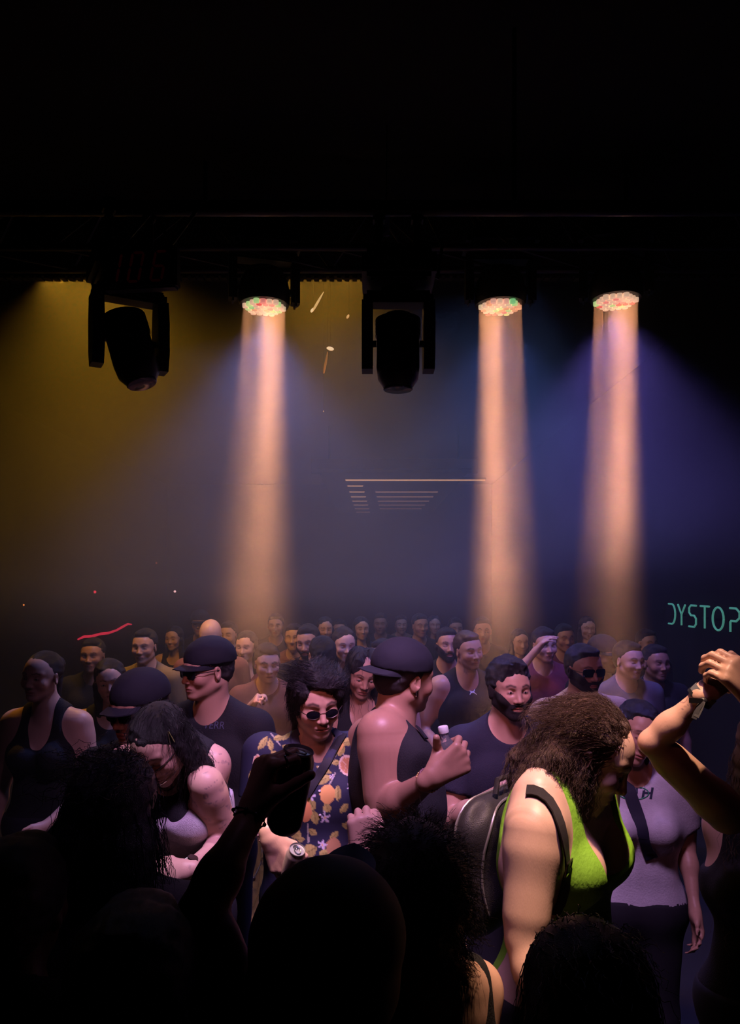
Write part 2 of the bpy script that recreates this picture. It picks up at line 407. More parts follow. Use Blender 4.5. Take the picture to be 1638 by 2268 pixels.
    def hl(s, P):
        return (P-s.hc) @ s.hR/s.hs
    def build_body(s):
        g = s.grid(s.L)
        # order: arms first so that fingers blend only with their own palm
        for p in s.L: g.put(p)
        V, F = g.mesh(); cols = np.tile(np.array(s.tone), (len(V), 1))
        q = s.hl(V)
        def mix(m, c): cols[:] = cols*(1-m[:, None])+np.array(c)*m[:, None]
        near = (np.abs(q[:, 0]) < .09) & (q[:, 1] > .02) & (np.abs(q[:, 2]) < .14)
        ax_ = np.abs(q[:, 0])
        bz = .0215+.006*np.clip((ax_-.012)/.02, 0, 1)-.007*np.clip((ax_-.034)/.016, 0, 1)
        th = .0042 if not s.fem else .0028
        m = near*np.clip(1.6-np.abs(q[:, 2]-bz)/th, 0, 1)*np.clip((ax_-.010)/.005, 0, 1)*np.clip((.054-ax_)/.008, 0, 1); mix(m*.85, s.brow)
        m = near*(q[:, 1] > .07)*np.clip(2.2-2*((ax_/.024)**2+((q[:, 2]+.068)/.0115)**2), 0, 1); mix(m*.8, s.lips)
        m = near*(q[:, 1] > .07)*np.clip(1.5-np.abs(q[:, 2]+.068)/.0016, 0, 1)*(ax_ < .024); mix(m*.8, (.07, .03, .03))
        ez = -.003-.10*(ax_-.031)**2/.01
        m = near*(q[:, 1] > .06)*np.clip(1.5-np.abs(q[:, 2]-ez+.001)/.0024, 0, 1)*np.clip((.0155-np.abs(ax_-.031))/.003, 0, 1); mix(m*.9, (.03, .02, .02))
        mix(near*np.exp(-((ax_-.045)**2+(q[:, 2]+.035)**2)/.0006)*.25, (s.tone[0], s.tone[1]*.55, s.tone[2]*.6))
        if s.stubble:
            m = near*np.clip((-.040-q[:, 2])/.015, 0, 1)*(1-np.clip(2.0-2*((ax_/.022)**2+((q[:, 2]+.068)/.010)**2), 0, 1)); mix(m*s.stubble, (.05, .04, .05))
        if s.tattoo: s.tattoo(s, V, mix)
        s.body = mesh_obj('body', V, F, mat('skin', rough=.42, attr=True, bump=.05, bscale=260), s.e, cols=np.clip(cols, 0, 1)); s.V = V
        return s
    # ---- garments
    def cloth(s, name, groups, inf, m, subs=(), planes=(), hem=None, top=None, fold=.004, ff=22, sleeve=None, adds=(), col=None, fine=None, seed=1, solid=False, tl=None):
        """solid garment: the chosen groups grown by inf, trimmed by planes (point, outward normal) and rounded cut-outs"""
        pr = s.sel(*groups); sl = []
        if sleeve:
            for sd in 'RL':
                t = sleeve if not isinstance(sleeve, dict) else sleeve[sd]
                if not t: continue
                sh, e, w = s.arm[sd]
                if t <= 1: end = sh+(e-sh)*t; pts = [(sh, end)]
                else: end = e+(w-e)*(t-1); pts = [(sh, e), (e, end)]
                ar = (.82 if s.fem else 1)*s.fat*s.sc
                for i, (a, b) in enumerate(pts):
                    r1 = .066*ar if i == 0 else .052*ar; r2 = (.054 if (i == 0) else .042)*ar
                    sl.append((rc(a, b+(b-a)/np.linalg.norm(b-a)*.02, r1+inf, r2+inf*1.5, .03), (b, (b-a)) if i == len(pts)-1 else None))
        allp = pr+[x[0] for x in sl]+list(adds)
        lo = np.min([p['lo'] for p in allp], 0)-.04-inf; hi = np.max([p['hi'] for p in allp], 0)+.04+inf
        g = Grid(lo, hi, (s.res, s.res, s.res*1.25), s.fine if fine is None else fine)
        for p in pr: g.put(p, inf, max(p['k'], .03))
        for p, cut in sl:
            g2s = g.sl(p['lo'], p['hi'], .05+g.mc); P = g.pts(g2s); d = dist(p, P)
            if cut is not None:
                n = cut[1]/np.linalg.norm(cut[1]); d = np.maximum(d, (P-cut[0]) @ n)
            g.F[g2s] = smin(g.F[g2s], d, .02)
        for p in adds: g.put(p)
        if fold:
            P = g.pts(tuple(slice(None) for _ in range(3)))
            g.F += (wob(P*V3(1, 1, .55), ff, seed)*fold).astype(np.float32)
        for p in subs: p['sub'] = True; g.put(p)
        if hem is not None: g.cutplane(s.T((0, 0, hem)), s.RL @ V3(0, 0, -1))
        if top is not None: g.cutplane(s.T((0, 0, top)), s.RL @ V3(0, 0, 1))
        for pt, n in planes: g.cutplane(pt, n)
        V, F = g.mesh()
        o = mesh_obj(name, V, F, m, s.e, cols=(col(V) if col else None))
        o['_v'] = 0; del o['_v']
        s.last = (V, F); return o
    def trousers(s, m, top=.98, fold=.006):
        keep = s.fine; s.fine = []; s.res, r = .018, s.res
        o = s.cloth('trousers', ('leg',), .014, m, adds=[dict(p, r1=p['r1']+.012, r2=p['r2']+.012) for p in s.sel('torso')[:1]], top=top, fold=fold)
        s.shoes(); s.fine = keep; s.res = r; return o
    def shoes(s):
        m = mat('shoe', (.03, .03, .035), .5)
        for q in (-1, 1):
            pr = [p for p in s.sel('foot') if p['a'][0]*q > 0]
            g = Grid(np.min([p['lo'] for p in pr], 0)-.04, np.max([p['hi'] for p in pr], 0)+.04, (.014,)*3)
            for p in pr: g.put(p, .012)
            g.cutplane((0, 0, .0), (0, 0, -1)); g.cutplane((0, 0, .1), (0, 0, 1))
            V, F = g.mesh(); mesh_obj('shoe', V, F, m, s.e)
    # ---- head wear and hair; coordinates in head axes
    def Hw(s, x, y, z): return s.hc+s.hR @ (V3(x, y, z)*s.hs)
    def hfield(s, name, adds, m, subs=(), res=.0045, noise=.0, nf=90, planes=(), seed=3):
        """adds/subs: (centre, radii[, rotation]) ellipsoids or ('c', a, b, r1, r2) capsules, in head axes"""
        def mk(a, sub):
            if isinstance(a[0], str):
                return rc(s.Hw(*a[1]), s.Hw(*a[2]), a[3]*s.hs, a[4]*s.hs, .014, 'x', sub=sub)
            Q = s.hR if len(a) < 3 else s.hR @ a[2]
            return el(s.Hw(*a[0]), V3(*a[1])*s.hs, Q, .014 if not sub else .006, 'x', sub)
        pa = [mk(a, False) for a in adds]
        g = Grid(np.min([p['lo'] for p in pa], 0)-.02, np.max([p['hi'] for p in pa], 0)+.02, (res,)*3)
        for p in pa: g.put(p)
        if noise:
            P = g.pts(tuple(slice(None) for _ in range(3)))
            g.F += ((wob(P, nf, seed)+.7*wob(P, nf*2.3, seed+1))*noise).astype(np.float32)
        for a in subs: g.put(mk(a, True))
        for pt, n in planes: g.cutplane(s.Hw(*pt), s.hR @ V3(*n))
        V, F = g.mesh(); return mesh_obj(name, V, F, m, s.e)
    def short_hair(s, m=None, vol=1.0, noise=.003, res=.005, fringe=0.0, side=0.0, under=False):
        m = m or mat('black_hair', (.012, .010, .012), .38, bump=.5, bscale=300)
        return s.hfield('hair', [((0, -.022, .040), (.083*vol, .102*vol, .088*vol)), ((0, -.055, .0), (.070, .062, .075))]+([] if under else [((side, .035, .092*vol), (.055, .045, .026*vol))]), m,
                        subs=[((0, .095, -.028-fringe), (.070, .075, .088)), ((0, .02, -.085), (.085, .06, .075))], noise=noise, res=res)
    def long_hair(s, m=None, length=.28, vol=1.0, noise=.003, back=1, part=True, res=.006, face=1.0):
        m = m or mat('dark_long_hair', (.015, .011, .012), .38, bump=.5, bscale=300)
        A = [((0, -.022, .036), (.086*vol, .104, .092)), ((0, -.05, -.03), (.082*vol, .06, .10))]
        for q in (-1, 1): A.append(('c', (q*.068*vol, -.01, -.02), (q*.078*vol, .0, -length), .030, .024))
        if back: A.append(('c', (0, -.075, -.03), (0, -.085, -length-.02), .05, .04))
        return s.hfield('hair', A, m, subs=[((0, .095, -.035), (.062*face, .078, .098))], noise=noise, res=res)
    def eyes(s, down=0.0):
        for q in (-1, 1):
            b = MB(); b.sphere(Vector(s.Hw(q*.031, .0765, -.0025)), .0112*s.hs, (1, 1, .72), Matrix(s.hR.tolist())); o = b.build('eye', mat('eye_white', (.30, .27, .27), .25), s.e)
            b = MB(); b.sphere(Vector(s.Hw(q*.031, .0835, -.0025-down)), .0058*s.hs, (1, .8, .95), Matrix(s.hR.tolist())); b.build('iris', mat('iris', (.02, .012, .01), .1), o)
    def beard(s, m=None, full=True):
        m = m or mat('beard', (.018, .012, .012), .7, bump=.6, bscale=250)
        g0 = s.sel('head'); lo = s.hc-.15*s.hs; hi = s.hc+.15*s.hs; g = Grid(lo, hi, (s.hres,)*3)
        for p in g0: g.put(p, 0.0 if p['sub'] else .0045)
        P = g.pts(tuple(slice(None) for _ in range(3))); q = s.hl(P); ax_ = np.abs(q[..., 0])
        lim = np.where(ax_ < .03, -.048, -.048+(ax_-.03)*1.1)
        g.F = np.maximum(g.F, (q[..., 2]-lim)*s.hs); g.F = np.maximum(g.F, (-.02-q[..., 1]+.0*ax_)*s.hs)
        g.F = np.maximum(g.F, -(((ax_/.024)**2+((q[..., 2]+.068)/.0095)**2)**.5-1)*.01)
        g.F += (wob(P, 160, 5)*.0012).astype(np.float32)
        V, F = g.mesh(); return mesh_obj('beard', V, F, m, s.e)
    def sunglasses(s, lens=(.022, .015), col=(.01, .01, .012), frame=None, shape='oval', dy=.0, z=0.0, lens_mat=None, yo=0.0):
        fm = frame or mat('dark_frame', (.01, .01, .01), .25)
        root = bpy.data.objects.new('sunglasses', None); C.objects.link(root); root.parent = s.e; root.empty_display_size = .02
        for q in (-1, 1):
            c = V3(q*.032, .099+yo, -.002+z); ring = []; N = 20
            for k in range(N):
                a = 2*PI*k/N; ca, sa = math.cos(a), math.sin(a)
                if shape != 'oval': pw = .5; ca = math.copysign(abs(ca)**pw, ca); sa = math.copysign(abs(sa)**pw, sa)
                x = c[0]+lens[0]*ca; ring.append(V3(x, c[1]-(abs(x)/.06)**2*.010, c[2]+lens[1]*sa))
            b = MB(); W = [Vector(s.Hw(*r)) for r in ring]; cc = Vector(s.Hw(*(c+V3(0, .0005, 0))))
            n2 = [w+Vector(s.hR @ V3(0, -.0015, 0)) for w in W]
            b.add(W+[cc]+n2, [(k, (k+1) % N, N) for k in range(N)]+[(N+1+k, (k), (k+1) % N, N+1+(k+1) % N) for k in range(N)]+[tuple(N+1+k for k in range(N))])
            b.build('lens', lens_mat or mat('dark_lens', (.012, .012, .018), .06, coat=1), root)
            b = MB(); b.tube(W+[W[0], W[1]], .0012*s.hs, 6); b.tube([s.Hw(q*(.032+lens[0]), .090+yo, z), s.Hw(q*.078, .06, .002+z*.5), s.Hw(q*.081, -.01, .003)], .0015*s.hs, 6)
            if q == 1: b.tube([s.Hw(-.012, .099+yo, z+.002), s.Hw(0, .103+yo, z+.005), s.Hw(.012, .099+yo, z+.002)], .0012*s.hs, 6)
            b.build('frame', fm, root)
    def cap(s, m, brim_yaw=0.0, bucket=False):
        A = [((0, -.020, .046), (.0935, .113, .092))]
        o = s.hfield('cap', A, m, planes=[((0, 0, .030), (0, 0, -1))], noise=.0008, nf=60)
        R = rotz(brim_yaw*D2R); b = MB(); N = 24
        if bucket:
            V = []
            for k in range(N):
                a = 2*PI*k/N
                for r_, z_ in ((1.0, .048), (1.42, .012), (1.43, .009), (1.0, .040)): V.append(Vector(s.Hw(.086*r_*math.cos(a), -.018+.104*r_*math.sin(a), z_)))
            b.add(V, [(k*4+j, ((k+1) % N)*4+j, ((k+1) % N)*4+(j+1) % 4, k*4+(j+1) % 4) for k in range(N) for j in range(4)])
        else:
            V = []
            for k in range(N+1):
                a = PI*(k/N); x = .075*math.cos(a)
                for r_, z_ in ((.082, .036), (.165, .024-.010*abs(math.cos(a))), (.165, .020-.010*abs(math.cos(a))), (.082, .031)):
                    p = R @ V3(x*(1 if r_ < .1 else 1.0), r_*math.sin(a)**.6 if 0 < a < PI else 0, z_); V.append(Vector(s.Hw(p[0], p[1]-.018, p[2])))
            b.add(V, [(k*4+j, (k+1)*4+j, (k+1)*4+(j+1) % 4, k*4+(j+1) % 4) for k in range(N) for j in range(4)])
        b.build('brim', m, o); return o
    def pick(s, bvh, px, py, lift=.004):
        o = s.inv((0, 0, CZ)); t = s.inv(at(px, py, 10)); d = Vector(t-o).normalized(); h = bvh.ray_cast(Vector(o), d)
        if h[0] is None: return None
        n = h[1] if h[1].dot(d) < 0 else -h[1]
        return h[0]+n*lift, n
    def surf(s): return BVHTree.FromPolygons(s.last[0].tolist(), s.last[1].tolist())
    def chain(s, bvh, pts, r, m, name='necklace', lift=.003, frm=(0, 1, 0)):
        """thin band over the body: pts are local (x, z) seen from direction frm"""
        P = []
        for x, z in pts:
            o = Vector((x, frm[1]*.6, z)); h = bvh.ray_cast(o, Vector((0, -frm[1], 0)))
            P.append((h[0]+h[1]*lift) if h[0] else Vector((x, .05, z)))
        b = MB(); b.tube(P, r, 6); return b.build(name, m, s.e), P
    def strap(s, name, pts, w, th, m, bvh=None, parent=None):
        """flat band through local 3-D points (position, outward normal)"""
        P = [(Vector(p), Vector(n).normalized()) for p, n in pts]; b = MB(); V = []; N = len(P)
        for i, (p, n) in enumerate(P):
            d = (P[min(i+1, N-1)][0]-P[max(i-1, 0)][0]).normalized(); sdv = d.cross(n).normalized()
            V += [p-sdv*w/2, p+sdv*w/2, p+sdv*w/2+n*th, p-sdv*w/2+n*th]
        F = [(i*4+j, (i+1)*4+j, (i+1)*4+(j+1) % 4, i*4+(j+1) % 4) for i in range(N-1) for j in range(4)]+[(0, 1, 2, 3), (4*N-1, 4*N-2, 4*N-3, 4*N-4)]
        b.add(V, F); o = b.build(name, m, parent or s.e); return o

# ------------------------------------------------------------------ haze and the room
def haze():
    m = bpy.data.materials.new('smoke_haze'); m.cycles.volume_step_rate = 1.0; m.use_nodes = True; nt = m.node_tree; nt.nodes.clear()
    N = nt.nodes.new; out = N('ShaderNodeOutputMaterial'); v = N('ShaderNodeVolumeScatter')
    v.inputs['Anisotropy'].default_value = .25; v.inputs['Color'].default_value = (1, 1, 1, 1)
    tc = N('ShaderNodeTexCoord'); n = N('ShaderNodeTexNoise'); n.inputs['Scale'].default_value = .9; n.inputs['Detail'].default_value = 4; n.inputs['Roughness'].default_value = .6
    nt.links.new(tc.outputs['Object'], n.inputs['Vector'])
    r = N('ShaderNodeMapRange'); r.inputs['From Min'].default_value = .33; r.inputs['From Max'].default_value = .66
    r.inputs['To Min'].default_value = .036; r.inputs['To Max'].default_value = .080
    nt.links.new(n.outputs['Fac'], r.inputs['Value'])
    # thinner near the floor
    sx = N('ShaderNodeSeparateXYZ'); nt.links.new(tc.outputs['Object'], sx.inputs[0])
    h = N('ShaderNodeMapRange'); h.inputs['From Min'].default_value = 1.55; h.inputs['From Max'].default_value = 2.1
    h.inputs['To Min'].default_value = .22; h.inputs['To Max'].default_value = 1.0; h.interpolation_type = 'SMOOTHSTEP'
    sr = N('ShaderNodeMapRange'); sr.inputs['From Min'].default_value = .9; sr.inputs['From Max'].default_value = 1.35; sr.inputs['To Min'].default_value = 0; sr.inputs['To Max'].default_value = -.42
    nt.links.new(sx.outputs[0], sr.inputs['Value']); ad = N('ShaderNodeMath'); nt.links.new(sx.outputs[2], ad.inputs[0]); nt.links.new(sr.outputs[0], ad.inputs[1])
    nt.links.new(ad.outputs[0], h.inputs['Value'])
    mu = N('ShaderNodeMath'); mu.operation = 'MULTIPLY'; nt.links.new(r.outputs[0], mu.inputs[0]); nt.links.new(h.outputs[0], mu.inputs[1])
    nt.links.new(mu.outputs[0], v.inputs['Density']); nt.links.new(v.outputs[0], out.inputs['Volume'])
    b = MB(); b.box(Vector((-.95, 10.1, 2.165)), (7.5, 14.5, 4.31)); o = b.build('smoke_haze', m, None, False)
    tag(o, 'thin stage smoke filling the dance floor and catching the beams', 'haze', kind='stuff'); return o
haze()
def struct(name, c, d, m):
    b = MB(); b.box(Vector(c), d); return tag(b.build(name, m, None, False), kind='structure')
black_paint = mat('black_paint', (.005, .005, .006), .85, bump=.2, bscale=30)
struct('floor', (-.95, 8, -.05), (7.7, 19, .1), mat('worn_black_floor', (.02, .018, .02), .5, bump=.2, bscale=12))
struct('ceiling', (-.95, 8, 4.4), (7.7, 19, .1), black_paint)
struct('wall_left', (-4.8, 8, 2.15), (.1, 19, 4.5), black_paint)
struct('wall_right', (2.9, 8, 2.15), (.1, 19, 4.5), black_paint)
struct('wall_back', (-.95, 17.4, 2.15), (7.7, .1, 4.5), black_paint)
struct('wall_front', (-.95, -1.5, 2.15), (7.7, .1, 4.5), black_paint)
# header with a perforated lower lip, just behind the truss
dk = mat('dark_steel', (.02, .02, .025), .45, .6); gm = mat('fixture_black', (.014, .014, .018), .42, 0)
hy = 4.55; hz = at(0, 615, hy).z
b = MB(); b.box(Vector((-.95, hy, (hz+4.35)/2)), (7.6, .06, 4.35-hz)); b.box(Vector((-.95, hy-.03, hz+.14)), (7.6, .02, .02))
x = -4.7
while x < 2.8:
    b.box(Vector((x, hy, hz-.006)), (.028, .06, .014)); x += .047
tag(b.build('trim_1', black_paint, None, False), kind='structure')

# ------------------------------------------------------------------ truss
def truss():
    t = thing('lighting_truss', Vector((-.9, 4.05, 4.2)), 'dark lattice truss across the room carrying the beam lamps', 'truss')
    y0, z0 = 4.05, at(0, 573, 4.05).z; x0, x1 = -4.6, 2.7; hgt = .3
    ch = [(y0-.14, z0), (y0+.14, z0), (y0, z0+hgt)]
    def loc(x, y, z): return Vector((x+.9, y-4.05, z-4.2))
    for y, z in ch:
        b = MB(); b.tube([loc(x0, y, z), loc(x1, y, z)], .02, 10); b.build('chord', dk, t)
    n = 15
    for i in range(n):
        a = x0+(x1-x0)*i/n; c = x0+(x1-x0)*(i+1)/n; m_ = (a+c)/2
        b = MB()
        for y, z in ch[:2]:
            b.tube([loc(a, y, z), loc(m_, ch[2][0], ch[2][1])], .009, 6); b.tube([loc(m_, ch[2][0], ch[2][1]), loc(c, y, z)], .009, 6)
        b.tube([loc(a, ch[0][0], z0), loc(c, ch[1][0], z0)], .009, 6)
        b.build('lattice_brace', dk, t)
    for x in (-3.2, -.9, 1.4):
        b = MB(); b.tube([loc(x, y0, z0+hgt), loc(x, y0, 4.36)], .012, 8); b.build('hanger', dk, t)
    return z0
TZ = truss()
def clamp(b, x, y, z0, z1):
    b.tube([(x, y, z0), (x, y, z1)], .018, 8); b.box(Vector((x, y, z1)), (.05, .06, .06), bev=.008)
# ------------------------------------------------------------------ LED wash lamps (37 lenses each)
LENSC = [(1, .62, .42), (1, .5, .38), (.62, .9, .35), (1, .12, .12), (1, .45, .25), (.9, .66, .42), (.3, .75, .3), (1, .30, .26)]
def wash(i, rot, label):
    L = LAMPS[i]; t = thing('wash_lamp', L+Vector((0, 0, .36)), label, 'stage lamp', 'three lit beam lamps on the truss', (0, 0, rot))
    b = MB(); b.lathe([(.0, .0), (.135, 0), (.142, .02), (.142, .06), (.13, .13), (.10, .19), (.0, .20)], Matrix.Translation((0, 0, -.352)), 32)
    head = b.build('lamp_head', gm, t)
    k = 0
    rnd = random.Random(i+3)
    for r in range(-3, 4):
        for q in range(-3, 4):
            if abs(r+q) > 3: continue
            x = .0345*(q+r*.5); y = .0345*.866*r
            c = LENSC[rnd.randrange(len(LENSC))] if rnd.random() < .62 else LENSC[0]
            mm = mat('lens_%d' % LENSC.index(c), c, .3, emit=c, es=.6)
            b = MB(); b.lathe([(0, -.372), (.0158, -.372), (.0165, -.366), (.0165, -.350), (0, -.350)], Matrix.Translation((x, y, 0)), 14)
            b.build('lens', mm, head)
    b = MB()
    for q in (-1, 1):
        b.box(Vector((q*.172, 0, -.22)), (.045, .10, .26), bev=.018)
    b.box(Vector((0, 0, -.09)), (.385, .12, .05), bev=.015); b.tube([(-.19, 0, -.27), (.19, 0, -.27)], .02, 10); b.build('yoke', gm, t)
    b = MB(); b.box(Vector((0, 0, -.01)), (.40, .26, .11), bev=.03); b.build('base', gm, t)
    for q in (-1, 1): b = MB(); clamp(b, q*.09, 0, .04, max(.08, TZ-L.z-.36)); b.build('clamp', dk, t)
wash(0, .25, 'lit beam lamp beside the amber glow, farthest from the neon lettering')
wash(1, 0, 'lit beam lamp in the middle, beside the dark tilted moving head')
wash(2, -.3, 'lit beam lamp nearest the neon lettering on the wall')
# ------------------------------------------------------------------ dark moving heads
def moving_head(c, label, tilt, roll, s=1.0, rot=0.0):
    """c: pivot of the head"""
    top = 3.58; t = thing('moving_head', c, label, 'stage lamp', None, (0, 0, rot))
    Rt = Matrix.Rotation(tilt, 3, 'X') @ Matrix.Rotation(roll, 3, 'Y')
    M = Rt.to_4x4()
    b = MB(); b.lathe([(0, .125), (.055, .122), (.080, .10), (.088, .06), (.090, -.10), (.084, -.15), (.06, -.185), (0, -.19)], M, 28)
    for k in range(5): b.lathe([(0.0, .03+k*.016), (.095, .03+k*.016), (.095, .036+k*.016), (0, .036+k*.016)], M, 24)
    h = b.build('lamp_head', gm, t)
    b = MB(); b.lathe([(0, -.19), (.062, -.19), (.058, -.194), (0, -.197)], M, 24); b.build('lens', mat('dark_glass', (.02, .02, .03), .08), h)
    for q in (-1, 1):
        b = MB(); prof = [(-.045, .17), (.05, .17), (.062, .08), (.062, -.05), (.04, -.115), (-.04, -.115), (-.062, -.05), (-.062, .08)]
        b.prism(prof, .046, Matrix.Translation((q*.128, 0, 0)) @ Matrix.Rotation(PI/2, 4, 'Z') @ Matrix.Rotation(PI/2, 4, 'X'))
        b.tube([(q*.09, 0, 0), (q*.15, 0, 0)], .014, 10); b.build('yoke_arm', gm, t)
    b = MB(); b.box(Vector((0, 0, .185)), (.29, .11, .05), bev=.015); b.lathe([(0, .2), (.07, .2), (.07, .235), (0, .235)], None, 20); b.build('yoke', gm, t)
    b = MB(); z = .235; b.box(Vector((0, 0, z+.06)), (.30, .28, .12), bev=.02); b.box(Vector((0, 0, z+.015)), (.25, .24, .05), bev=.012)
    b.box(Vector((0, -.141, z+.065)), (.07, .006, .04)); b.build('base', gm, t)
    for q in (-1, 1): b = MB(); clamp(b, q*.08, 0, z+.11, top-c.z+.0); b.build('clamp', dk, t)
    b = MB(); b.tube([(.1, .06, z+.1), (.17, .05, z+.06), (.19, .05, z+.2), (.12, .05, top-c.z+.05)], .008, 6); b.build('cable', gm, t)
    return t
moving_head(at(881, 762, 3.1), 'unlit black moving head pointing straight down beside the central amber glow', .0, 0, 1.0)
moving_head(at(286, 756, 3.05), 'unlit black moving head tilted sideways beneath the red number display', -.25, -.22, 1.0, .5)
# pipe that carries the two unlit heads
b = MB(); b.tube([(-4.7, 3.08, 3.60), (2.8, 3.08, 3.60)], .025, 10)
for x in (-4.0, -1.9, .6, 2.3): b.tube([(x, 3.08, 3.60), (x, 3.08, 4.36)], .01, 8)
tag(b.build('lighting_pipe', dk), 'black lighting pipe above the two unlit moving heads', 'pipe')

# ------------------------------------------------------------------ red number display 106
def display():
    c = at(306, 590, 2.72); t = thing('number_display', c, 'dim red number display reading 106 above the tilted moving head', 'display', None, (0, 0, -.12))
    b = MB(); b.box(Vector((0, .03, 0)), (.285, .05, .155), bev=.008); b.build('case', gm, t)
    b = MB(); b.tube([(-.1, .03, .07), (-.1, .36, .39), (.1, .36, .39), (.1, .03, .07)], .008, 6); b.build('bracket', dk, t)
    red = mat('red_segment', (.5, .02, .03), .5, emit=(1, .03, .06), es=.0024)
    segs = {'a': (0, 1, 1, 1), 'b': (1, 1, 1, .5), 'c': (1, .5, 1, 0), 'd': (0, 0, 1, 0), 'e': (0, 0, 0, .5), 'f': (0, .5, 0, 1), 'g': (0, .5, 1, .5)}
    for x0, on in ((-.118, 'bc'), (-.033, 'abcdef'), (.055, 'afgedc')):
        b = MB(); w, h = .042, .105
        for s_ in on:
            xa, za, xb, zb = segs[s_]
            def P(x, z): return Vector((x0+x*w+(z-.5)*.022, .0035, (z-.5)*h))
            a, e = P(xa, za), P(xb, zb); d = (e-a).normalized(); n = Vector((-d.z, 0, d.x))*.0045; a = a+d*.005; e = e-d*.005
            V = [a+d*-.003, a+n+d*.003, e+n-d*.003, e+d*.003, e-n-d*.003, a-n+d*.003]
            V = [v+Vector((0, -.001, 0)) for v in V]; b.add(V+[v+Vector((0, .003, 0)) for v in V], [(0, 1, 2, 3, 4, 5), (11, 10, 9, 8, 7, 6)]+[(i, i+6, (i+1) % 6+6, (i+1) % 6) for i in range(6)])
        b.build('digit', red, t, False)
display()
# paper tag hanging from the truss
t = thing('paper_tag', at(850, 500, 3.72), 'small pale printed tag hanging above the central moving head', 'tag', None, (0, 0, .15))
b = MB(); b.prism([(-.022, -.055), (.026, -.05), (.03, .045), (-.010, .055)], .002, Matrix.Rotation(PI/2, 4, 'X')); b.build('paper', mat('pale_paper', (.45, .45, .6), .8), t, False)
b = MB()
for k in range(5): b.box(Vector((-.013+k*.008, -.0015, -.012)), (.0025, .001, .05))
b.build('print', mat('ink', (.02, .02, .03), .8), t, False)
b = MB(); b.tube([(.01, 0, .05), (.015, .0, .55)], .003, 6); b.build('cord', dk, t)

# ------------------------------------------------------------------ far ceiling slats, their warm reflected light put in as emission
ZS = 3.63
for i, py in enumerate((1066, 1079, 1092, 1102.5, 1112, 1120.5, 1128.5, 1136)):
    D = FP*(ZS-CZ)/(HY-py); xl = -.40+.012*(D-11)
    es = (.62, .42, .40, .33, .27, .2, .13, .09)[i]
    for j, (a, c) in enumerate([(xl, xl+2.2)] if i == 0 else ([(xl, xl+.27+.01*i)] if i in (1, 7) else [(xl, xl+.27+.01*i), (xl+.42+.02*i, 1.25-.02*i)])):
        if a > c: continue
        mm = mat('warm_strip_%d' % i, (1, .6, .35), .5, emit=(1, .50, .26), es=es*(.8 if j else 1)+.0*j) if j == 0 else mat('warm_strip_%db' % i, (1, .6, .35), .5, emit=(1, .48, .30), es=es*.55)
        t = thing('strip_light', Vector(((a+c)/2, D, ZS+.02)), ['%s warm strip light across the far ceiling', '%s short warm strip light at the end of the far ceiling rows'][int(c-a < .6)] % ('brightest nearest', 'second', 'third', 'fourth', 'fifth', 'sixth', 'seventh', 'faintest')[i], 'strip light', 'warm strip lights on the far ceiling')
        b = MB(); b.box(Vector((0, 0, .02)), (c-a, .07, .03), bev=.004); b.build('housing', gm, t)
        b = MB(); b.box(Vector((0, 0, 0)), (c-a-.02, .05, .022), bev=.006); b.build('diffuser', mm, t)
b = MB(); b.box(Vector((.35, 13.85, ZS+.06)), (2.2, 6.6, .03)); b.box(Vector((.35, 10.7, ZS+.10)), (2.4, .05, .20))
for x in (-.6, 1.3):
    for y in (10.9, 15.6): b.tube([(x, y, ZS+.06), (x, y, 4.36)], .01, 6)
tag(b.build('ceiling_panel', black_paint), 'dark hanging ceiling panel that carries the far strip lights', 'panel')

# ------------------------------------------------------------------ small bright streaks in the amber haze, built as glowing capsules on added wires
def streak(px, py, D, ln, r0, r1, ang, col, es, label):
    c = at(px, py, D); t = thing('hanging_light', c, label, 'light', 'small bright lights in the amber haze')
    d = Vector((math.sin(ang), 0, math.cos(ang))); b = MB()
    n = 7; b.tube([d*ln*(k/(n-1)-.5) for k in range(n)], [max(.001, (r0+(r1-r0)*k/(n-1))*(math.sin(PI*(k+.4)/(n-.2))**.5)) for k in range(n)], 8)
    b.build('glowing_tube', mat('streak_'+label[:9], col, .5, emit=col, es=es), t)
    b = MB(); e = d*ln*.5; b.tube([e, Vector((e.x, 0, 4.34-c.z))], .0012, 4); b.build('wire', gm, t)
W = (1, .62, .28)
streak(704, 668, 5.6, .17, .012, .006, .52, W, .55, 'longest slanted warm light in the central amber haze')
streak(691, 687, 5.6, .035, .012, .009, .5, (1, .7, .4), .8, 'little bright bulb at the foot of the slanted light')
streak(731, 772, 5.6, .022, .03, .028, .2, (1, .7, .42), .85, 'wide bright warm bulb below the slanted light')
streak(721, 803, 5.7, .17, .011, .007, .18, (1, .45, .2), .12, 'faint long light just under the wide bright bulb')
streak(770, 701, 5.6, .032, .010, .009, .5, (1, .55, .25), .55, 'small warm bulb beside the central moving head yoke')
streak(901, 863, 5.2, .045, .012, .003, .9, (1, .28, .15), .45, 'small orange light below the central moving head')
streak(824, 815, 5.6, .03, .006, .004, .4, (1, .4, .15), .2, 'tiny dim light beside the central moving head body')
streak(716, 911, 6, .012, .005, .004, 0, W, .35, 'tiniest lone light in mid air under the faint long one')
